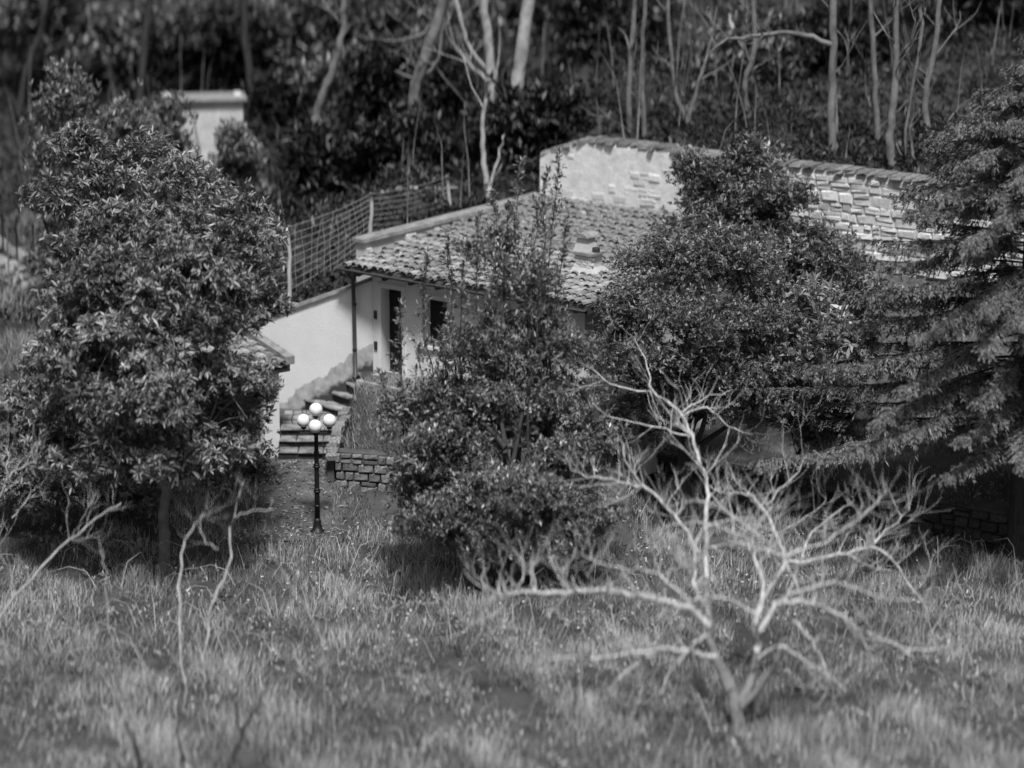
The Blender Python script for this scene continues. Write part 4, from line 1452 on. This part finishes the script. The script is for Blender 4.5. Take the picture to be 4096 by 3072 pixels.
for lab, lm in SAP:
    p0 = poly3(lm[0][1][:1], lm[0][2])[0]
    p0.z = ground_z(p0.x, p0.y)
    bare_tree('bare_sapling', lab, 'sapling', p0, lm, M['bark_pale'], twigs=4.5, tl=0.8, tr=0.010, curl=0.08, depth=2, group='leafless saplings on the lawn')
DARK = [
    ('dark forked stump stem in the blurred left foreground', [('trunk', [(470, 1720), (520, 1600), (560, 1520), (578, 1490)], (57.2, 57.8), .05, .02, .4), ('branch', [(522, 1600), (508, 1520), (520, 1470)], (57.5, 57.9), .03, .012, .4)]),
    ('dark leaning stem at the bottom left foreground', [('trunk', [(310, 1720), (296, 1610), (272, 1560)], (57.0, 57.4), .06, .022, .3)]),
    ('thin dark stem left of the forked stump', [('trunk', [(395, 1640), (385, 1560), (402, 1480)], (57.8, 58.4), .03, .014, .4)]),
]
for lab, lm in DARK:
    p0 = poly3(lm[0][1][:1], lm[0][2])[0]
    p0.z = ground_z(p0.x, p0.y)
    bare_tree('dark_sapling', lab, 'sapling', p0, lm, M['bark_dark'], twigs=1.2, tl=0.4, tr=0.012, curl=0.10, group='dark stems in the foreground')

# ------------------------------------------------------------------ wood on the hillside
WOOD = [
    ('tall pale smooth trunk right of centre behind the parapet', [('trunk', [(1085, 345), (1098, 290), (1112, 200), (1128, 110), (1140, 0), (1150, -160)], 90, .22, .16, .1)], 'bark_pale', 345),
    ('pale trunk with hooked side branches left of the tallest trunk', [('trunk', [(1078, 325), (1066, 200), (1056, 90), (1045, 0), (1035, -120)], 90.5, .15, .11, .2), ('branch', [(1062, 160), (1020, 110), (1000, 60), (985, 0), (960, -80)], 90.5, .05, .07, .3), ('branch', [(1064, 190), (1010, 130), (975, 90), (960, 60)], 90, .05, .02, 1)], 'bark_pale', 325),
    ('thin pale bowed stem rising from behind the parapet', [('trunk', [(1052, 425), (1044, 330), (1042, 270), (1050, 205)], 87, .09, .05, .2), ('branch', [(1056, 415), (1075, 340), (1090, 290)], 87, .05, .02, .3)], 'bark_pale', 425),
    ('leafless tree with hanging curved branches at top centre', [('trunk', [(905, 360), (890, 290), (900, 180), (940, 60), (975, -60)], 92, .20, .14, .2), ('branch', [(965, -20), (955, 70), (940, 140), (900, 168), (850, 150)], 91, .07, .025, 1), ('branch', [(975, -10), (930, 60), (880, 85), (830, 88)], 91, .06, .02, 1)], 'bark_mid', 360),
    ('thin forked leafless tree at upper left of centre', [('trunk', [(705, 420), (692, 350), (680, 270), (700, 200), (728, 120), (740, 70), (741, 0), (742, -80)], 88, .16, .07, .5)], 'bark_mid', 420),
    ('leaning cut pale pole standing in the far left wood', [('trunk', [(122, 372), (108, 325), (95, 290)], 86, .10, .08, 0)], 'bark_pale', 372),
    ('slender pale trunk over the middle of the stone wall', [('trunk', [(1362, 290), (1360, 130), (1366, 80), (1375, -60)], 91, .08, .06, .3)], 'bark_mid', 290),
    ('straight slender trunk just right of the slender pair', [('trunk', [(1392, 300), (1388, 150), (1395, 0), (1400, -80)], 92, .07, .05, .3)], 'bark_mid', 300),
    ('straight pale trunk with a long horizontal bough at upper right', [('trunk', [(1797, 340), (1796, 210), (1800, 120), (1800, 0), (1798, -100)], 91, .11, .09, .2), ('branch', [(1798, 95), (1740, 76), (1680, 70), (1620, 80), (1560, 90), (1525, 130)], 90.5, .07, .025, .8)], 'bark_mid', 340),
    ('forked pale trunk above the right part of the stone wall', [('trunk', [(1925, 365), (1924, 290), (1932, 200), (1935, 100), (1940, -60)], 85, .13, .07, .4), ('branch', [(1930, 300), (1955, 345), (1960, 250), (1985, 120), (1990, 0)], 85, .03, .05, .3)], 'bark_mid', 365),
    ('thin curved sapling above the far right of the stone wall', [('trunk', [(1978, 365), (1968, 290), (1975, 240)], 84, .04, .025, .3)], 'bark_mid', 365),
    ('dim slender trunk at top right', [('trunk', [(1895, 300), (1890, 180), (1885, 80), (1880, -60)], 96, .09, .06, .5)], 'bark_mid', 300),
    ('dim crooked trunk at the far top right', [('trunk', [(2010, 320), (2000, 200), (2020, 100), (2040, -60)], 95, .10, .06, .6)], 'bark_mid', 320),
    ('dim trunk over the left bay of the stone wall', [('trunk', [(1620, 290), (1610, 180), (1630, 90), (1625, -60)], 96, .09, .06, .5)], 'bark_mid', 290),
    ('dim twin-stemmed tree over the stone wall', [('trunk', [(1485, 280), (1460, 200), (1450, 120), (1440, -60)], 95, .08, .05, .5), ('branch', [(1485, 280), (1510, 180), (1535, 100), (1550, 0)], 95, .06, .03, .5)], 'bark_mid', 280),
    ('dim leafless tree at the top left corner', [('trunk', [(40, 260), (60, 150), (90, 60), (110, -60)], 100, .12, .08, .6)], 'bark_dark', 260),
    ('dark trunk in the wood above the white hut', [('trunk', [(560, 300), (545, 200), (530, 80), (520, -60)], 98, .14, .10, .4)], 'bark_dark', 300),
    ('dark trunk at top left above the white hut', [('trunk', [(300, 240), (310, 120), (322, 20), (330, -60)], 100, .13, .10, .4)], 'bark_dark', 240),
]
for lab, lm, bk, vb in WOOD:
    p0 = ground(lm[0][1][0][0] * PX, vb * PX)
    gz = ground_z(p0.x, p0.y)
    limbs = []
    for i, (pn, pts, Y, r0, r1, tf) in enumerate(lm):
        Y = p0.y
        if i == 0:                                     # the foot reaches the ground
            f = p0.copy()
            f.z = gz - 0.2
            k = (p0.z - gz + 0.2) * F_PX / (Y / math.cos(PITCH)) * math.cos(PITCH) / PX
            if k > 2:
                pts = [(pts[0][0], pts[0][1] + k)] + pts
        limbs.append((pn, pts, (Y, Y + 0.01), r0, r1, tf))
    p0.z = gz
    bare_tree('woodland_tree', lab, 'tree', p0, limbs, M[bk], twigs=3.0, tl=1.6, tr=0.025, curl=0.05, depth=2, group='leafless trees of the wood')

# fallen pale branch by the parapet
p = ground(418, 200)
t = thing('fallen_branch', 'pale dead branch lying in the undergrowth above the parapet', 'branch', p)
mb = MB()
mb.tube([p + Vector((-1.0, 0, .18)), p + Vector((-.4, .1, .30)), p + Vector((.3, 0, .28)), p + Vector((1.0, .1, .30))], [.03, .05, .05, .02], 7)
wobj('stem', mb.mesh('stem', True), M['bark_pale'], t)

# leafy crowns that close the wood
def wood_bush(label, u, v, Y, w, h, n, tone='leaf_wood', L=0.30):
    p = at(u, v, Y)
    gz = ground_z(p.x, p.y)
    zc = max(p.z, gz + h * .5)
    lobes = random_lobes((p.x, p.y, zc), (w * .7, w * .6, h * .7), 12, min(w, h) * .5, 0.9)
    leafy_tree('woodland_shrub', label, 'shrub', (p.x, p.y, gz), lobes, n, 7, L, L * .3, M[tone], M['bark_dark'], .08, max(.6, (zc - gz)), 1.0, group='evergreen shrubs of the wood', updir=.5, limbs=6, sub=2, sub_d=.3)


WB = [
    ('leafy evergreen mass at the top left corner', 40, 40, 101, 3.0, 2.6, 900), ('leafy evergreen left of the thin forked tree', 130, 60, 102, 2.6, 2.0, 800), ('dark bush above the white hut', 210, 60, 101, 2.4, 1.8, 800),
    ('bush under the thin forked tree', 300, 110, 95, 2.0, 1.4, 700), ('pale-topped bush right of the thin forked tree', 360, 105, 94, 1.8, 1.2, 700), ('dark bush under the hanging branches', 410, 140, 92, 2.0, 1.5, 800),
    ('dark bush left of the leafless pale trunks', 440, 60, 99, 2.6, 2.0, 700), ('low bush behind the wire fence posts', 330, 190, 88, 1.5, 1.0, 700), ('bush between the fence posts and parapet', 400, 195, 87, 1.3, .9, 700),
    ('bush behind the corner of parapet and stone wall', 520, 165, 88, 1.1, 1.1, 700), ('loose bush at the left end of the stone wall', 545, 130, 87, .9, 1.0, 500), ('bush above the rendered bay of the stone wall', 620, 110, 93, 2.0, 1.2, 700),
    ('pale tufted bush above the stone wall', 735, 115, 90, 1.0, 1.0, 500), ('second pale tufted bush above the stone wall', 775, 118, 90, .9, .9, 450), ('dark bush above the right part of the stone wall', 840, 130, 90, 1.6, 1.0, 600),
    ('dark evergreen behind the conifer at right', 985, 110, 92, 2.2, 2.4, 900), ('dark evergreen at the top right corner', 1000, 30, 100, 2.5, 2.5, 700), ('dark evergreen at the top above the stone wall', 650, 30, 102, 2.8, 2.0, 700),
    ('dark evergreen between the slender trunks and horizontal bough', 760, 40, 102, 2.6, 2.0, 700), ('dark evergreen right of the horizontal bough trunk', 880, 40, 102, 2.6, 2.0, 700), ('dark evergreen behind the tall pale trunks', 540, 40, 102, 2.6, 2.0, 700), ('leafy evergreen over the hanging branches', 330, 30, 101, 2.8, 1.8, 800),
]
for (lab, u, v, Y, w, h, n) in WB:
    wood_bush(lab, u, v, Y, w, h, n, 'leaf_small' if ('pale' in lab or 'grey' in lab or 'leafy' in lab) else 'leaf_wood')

# undergrowth on the slope: one mass
n = 42000
X = RNG.uniform(-19, 17, n)
D_ = RNG.uniform(0, 1, n) ** 1.3 * 42 + 0.15
Yv = bound_y(X) + D_
cl = np.sin(X * 1.3 + 0.6 * Yv) + np.sin(0.7 * X - 1.1 * Yv + 2) + np.sin(2.1 * X + .3 * Yv)
Z = hill_h(X, Yv)
hh = np.clip(0.35 + 0.28 * cl, 0.06, 1.3) * np.clip(D_ / 3.0, 0.12, 1)
hh = np.where((X < -2) & (D_ < 2.6), hh * .3, hh)
hh = np.where((X < -10.2) & (D_ < 8), hh * .12, hh)
P = np.stack([X, Yv, Z + hh * RNG.uniform(0, 1, n) ** .6], 1)
A_ = RNG.normal(size=(n, 3)) * .6 + np.array([[0, -.1, 1.0]])
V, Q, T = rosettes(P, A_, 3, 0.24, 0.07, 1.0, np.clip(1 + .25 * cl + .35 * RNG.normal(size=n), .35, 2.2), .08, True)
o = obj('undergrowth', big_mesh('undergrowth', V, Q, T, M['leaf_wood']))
o['kind'] = 'stuff'
o['label'] = 'dense dark undergrowth covering the slope behind the walls'
o['category'] = 'undergrowth'

# whippy stems standing in the undergrowth: one mass
mb = MB()
for q in range(170):
    x = random.uniform(-15, 14)
    d = random.uniform(.6, 22)
    y = float(bound_y(x)) + d
    z = ground_z(x, y)
    h = random.uniform(1.0, 3.4)
    lx, ly = random.gauss(0, .16) * h, random.gauss(0, .12) * h
    r = random.uniform(.010, .028)
    mb.tube([(x, y, z - .1), (x + lx * .2, y + ly * .2, z + h * .35), (x + lx * .5 + random.gauss(0, .05), y + ly * .5, z + h * .7), (x + lx, y + ly, z + h)], [r, r * .9, r * .7, r * .35], 5)
o = obj('thicket_stems', mb.mesh('thicket_stems', True), M['bark_mid'])
o['kind'] = 'stuff'
o['label'] = 'thin bare stems standing all over the wooded slope'
o['category'] = 'stems'

# ------------------------------------------------------------------ grass
def blades(name, label, X, Yv, Z, H, W, tone, m, lean=0.75):
    n = len(X)
    B = np.stack([X, Yv, Z], 1)
    a = RNG.uniform(0, 2 * np.pi, n)
    side = np.stack([np.cos(a), np.sin(a), np.zeros(n)], 1) * (W / 2)[:, None]
    ld = np.stack([np.cos(a + 1.3), np.sin(a + 1.3), np.zeros(n)], 1) * (RNG.uniform(0, 1, n) * lean * H)[:, None] * 1.4
    up = np.array([[0, 0, 1.0]])
    tp = B + up * (H * .95)[:, None] + ld
    V = np.stack([B - side, B + side, tp + side * .25, tp - side * .25], 1).reshape(-1, 3)
    Q = np.arange(n)[:, None] * 4 + np.array([[0, 1, 2, 3]])
    o = obj(name, big_mesh(name, V, Q, np.repeat(tone, 4), m))
    o['kind'] = 'stuff'
    o['label'] = label
    o['category'] = 'grass'
    return o


n = 230000
Yv = 55 + 24 * RNG.uniform(0, 1, n) ** 1.15
X = RNG.uniform(-1, 1, n) * (Yv * 0.158 + 0.6)
keep = Yv < bound_y(X) - 0.2
keep &= ~((np.abs(X + 4.9 + .15 * np.sin(3 * Yv)) < 0.75) & (Yv > 72.4 + .4 * np.sin(4 * X)) & (RNG.random(n) > .10))
keep &= ~((X > -6.6) & (X < -3.9) & (Yv > 76.1))
yf = 78.08 - 0.768 * (X + 3.27)
keep &= ~((X > -4) & (X < 2.1) & (Yv > yf - 0.6))
keep &= ~((X > -8.5) & (X < -5.5) & (Yv > 75.4))
gap = np.sin(X * 3.1 + 1.1 * Yv) + np.sin(1.9 * X - 2.7 * Yv + 2) + np.sin(5.3 * X + 3.3 * Yv + 1)
keep &= gap + .6 * RNG.normal(size=n) > -0.75
X, Yv = X[keep], Yv[keep]
n = len(X)
cl = np.sin(X * 2.1 + .8 * Yv) + np.sin(1.1 * X - 1.7 * Yv + 2) + np.sin(3.3 * X + 2.3 * Yv + 1) + .8 * np.sin(.6 * X + .5 * Yv)
H = np.clip(0.175 + 0.06 * cl + 0.06 * RNG.normal(size=n), .04, .5)
H = np.where(Yv > 71.5, H * .6, H)
H = np.where(RNG.random(n) < .03, H * 1.9, H)
tone = np.clip(1 + .20 * cl + .25 * np.sin(.9 * X - .4 * Yv) + .45 * RNG.normal(size=n), .25, 2.8)
blades('lawn_grass', 'long rough grass of the lawn', X, Yv, lawn_h(X, Yv) - .01, H, RNG.uniform(.012, .024, n), tone, M['grass'])

# rough grass on the bank at the far left
n = 26000
X = RNG.uniform(-15.5, -8.6, n)
Yv = RNG.uniform(75, 90, n)
Z = np.where(Yv > bound_y(X), hill_h(X, Yv), lawn_h(X, Yv))
cl = np.sin(X * 2.3 + .9 * Yv) + np.sin(1.3 * X - 1.9 * Yv)
keep = (cl + .8 * RNG.normal(size=n) > -.8)
for c in pa:
    keep &= np.hypot(X - c.x, Yv - c.y) > .55
X, Yv, Z, cl = X[keep], Yv[keep], Z[keep], cl[keep]
n = len(X)
blades('bank_grass', 'rough grass on the bank beside the gravel track', X, Yv, Z - .01, np.clip(.22 + .06 * cl + .05 * RNG.normal(size=n), .05, .5), RNG.uniform(.012, .024, n), np.clip(.85 + .2 * cl + .4 * RNG.normal(size=n), .25, 2), M['grass'])

# broad-leaved weeds through the grass
n = 8000
Yv = 55.5 + 18 * RNG.uniform(0, 1, n)
X = RNG.uniform(-1, 1, n) * (Yv * 0.158 + 0.4)
cl = np.sin(X * 1.7 + 1.2 * Yv) + np.sin(1.3 * X - 2.1 * Yv + 1) + np.sin(2.9 * X + 1.3 * Yv)
keep = (cl + RNG.normal(size=n) * .8 > .4) & ~((np.abs(X + 4.9) < .9) & (Yv > 72)) & ~((np.hypot(X + 4.33, Yv - 72.96)) < .35)
X, Yv = X[keep], Yv[keep]
n = len(X)
P = np.stack([X, Yv, lawn_h(X, Yv) + RNG.uniform(.06, .30, n)], 1)
V, Q, T = rosettes(P, RNG.normal(size=(n, 3)) * .3 + np.array([[0, 0, 1.0]]), 6, 0.11, 0.030, .6, np.clip(1.2 + .4 * RNG.normal(size=n), .4, 2), .10)
o = obj('lawn_weeds', big_mesh('lawn_weeds', V, Q, T, M['grass']))
o['kind'] = 'stuff'
o['label'] = 'broad-leaved weeds growing through the lawn'
o['category'] = 'weeds'

# dead leaves and twigs on the path and steps
n = 900
X = -4.85 + RNG.normal(size=n) * .55
Yv = RNG.uniform(72.3, 76.2, n)
P = np.stack([X, Yv, lawn_h(X, Yv) + .05], 1)
D = np.stack([RNG.normal(size=n), RNG.normal(size=n), .2 * RNG.normal(size=n)], 1)
V, Q, T = leaf_geo(P, D, RNG.uniform(.04, .16, n), RNG.uniform(.012, .045, n), RNG.uniform(.15, 1.6, n))
o = obj('path_litter', big_mesh('path_litter', V, Q, T, M['dry_grass']))
o['kind'] = 'stuff'
o['label'] = 'dead leaves and twigs strewn on the path'
o['category'] = 'litter'

# dry tufts on the bank beside the steps
n = 2800
X = RNG.uniform(-3.95, -1.6, n)
Yv = RNG.uniform(75.1, 77.4, n)
keep = Yv < 78.08 - 0.768 * (X + 3.27) - 0.35
X, Yv = X[keep], Yv[keep]
n = len(X)
blades('dry_grass', 'pale dry grass tufts on the bank beside the steps', X, Yv, lawn_h(X, Yv) - .01, RNG.uniform(.08, .26, n), RNG.uniform(.010, .018, n), np.clip(1 + .35 * RNG.normal(size=n), .4, 1.8), M['dry_grass'], 1.3)

# dry arching stems tangled through the lawn
mb = MB()
for q in range(420):
    y = random.uniform(57, 72)
    x = random.uniform(-1, 1) * (y * .155)
    if abs(x + 4.6) < 1 and y > 71:
        continue
    z = float(lawn_h(x, y))
    L = random.uniform(.3, 1.2)
    h = random.uniform(.2, .7) * L
    a = random.uniform(0, 6.28)
    r = random.uniform(.004, .011)
    mb.tube([(x, y, z - .05), (x + .25 * L * math.cos(a), y + .25 * L * math.sin(a), z + h * .8 + .1), (x + .6 * L * math.cos(a), y + .6 * L * math.sin(a), z + h + .1), (x + L * math.cos(a + .2), y + L * math.sin(a + .2), z + h * random.uniform(.2, .9) + .05)], [r, r * .9, r * .7, r * .3], 4)
o = obj('dry_stems', mb.mesh('dry_stems', True), M['bark_pale'])
o['kind'] = 'stuff'
o['label'] = 'dry pale stems arching through the lawn grass'
o['category'] = 'stems'

# daisies in the grass
n = 420
Yv = RNG.uniform(57, 73.5, n)
X = RNG.normal(0.5, 4.2, n)
V, Fc = [], []
for x, y in zip(X, Yv):
    z = float(lawn_h(x, y)) + random.uniform(.16, .32)
    b = len(V)
    r = random.uniform(.014, .036)
    V += [(x + r * math.cos(k * 1.047), y + r * math.sin(k * 1.047), z + .006 * (k % 2)) for k in range(6)]
    V.append((x, y, z - .02))
    Fc += [(b + k, b + (k + 1) % 6, b + 6) for k in range(6)] + [tuple(b + k for k in range(6))]
o = obj('daisies', mesh_from('daisies', V, Fc), M['petal'])
o['kind'] = 'stuff'
o['label'] = 'tiny white daisies scattered through the lawn'
o['category'] = 'flowers'
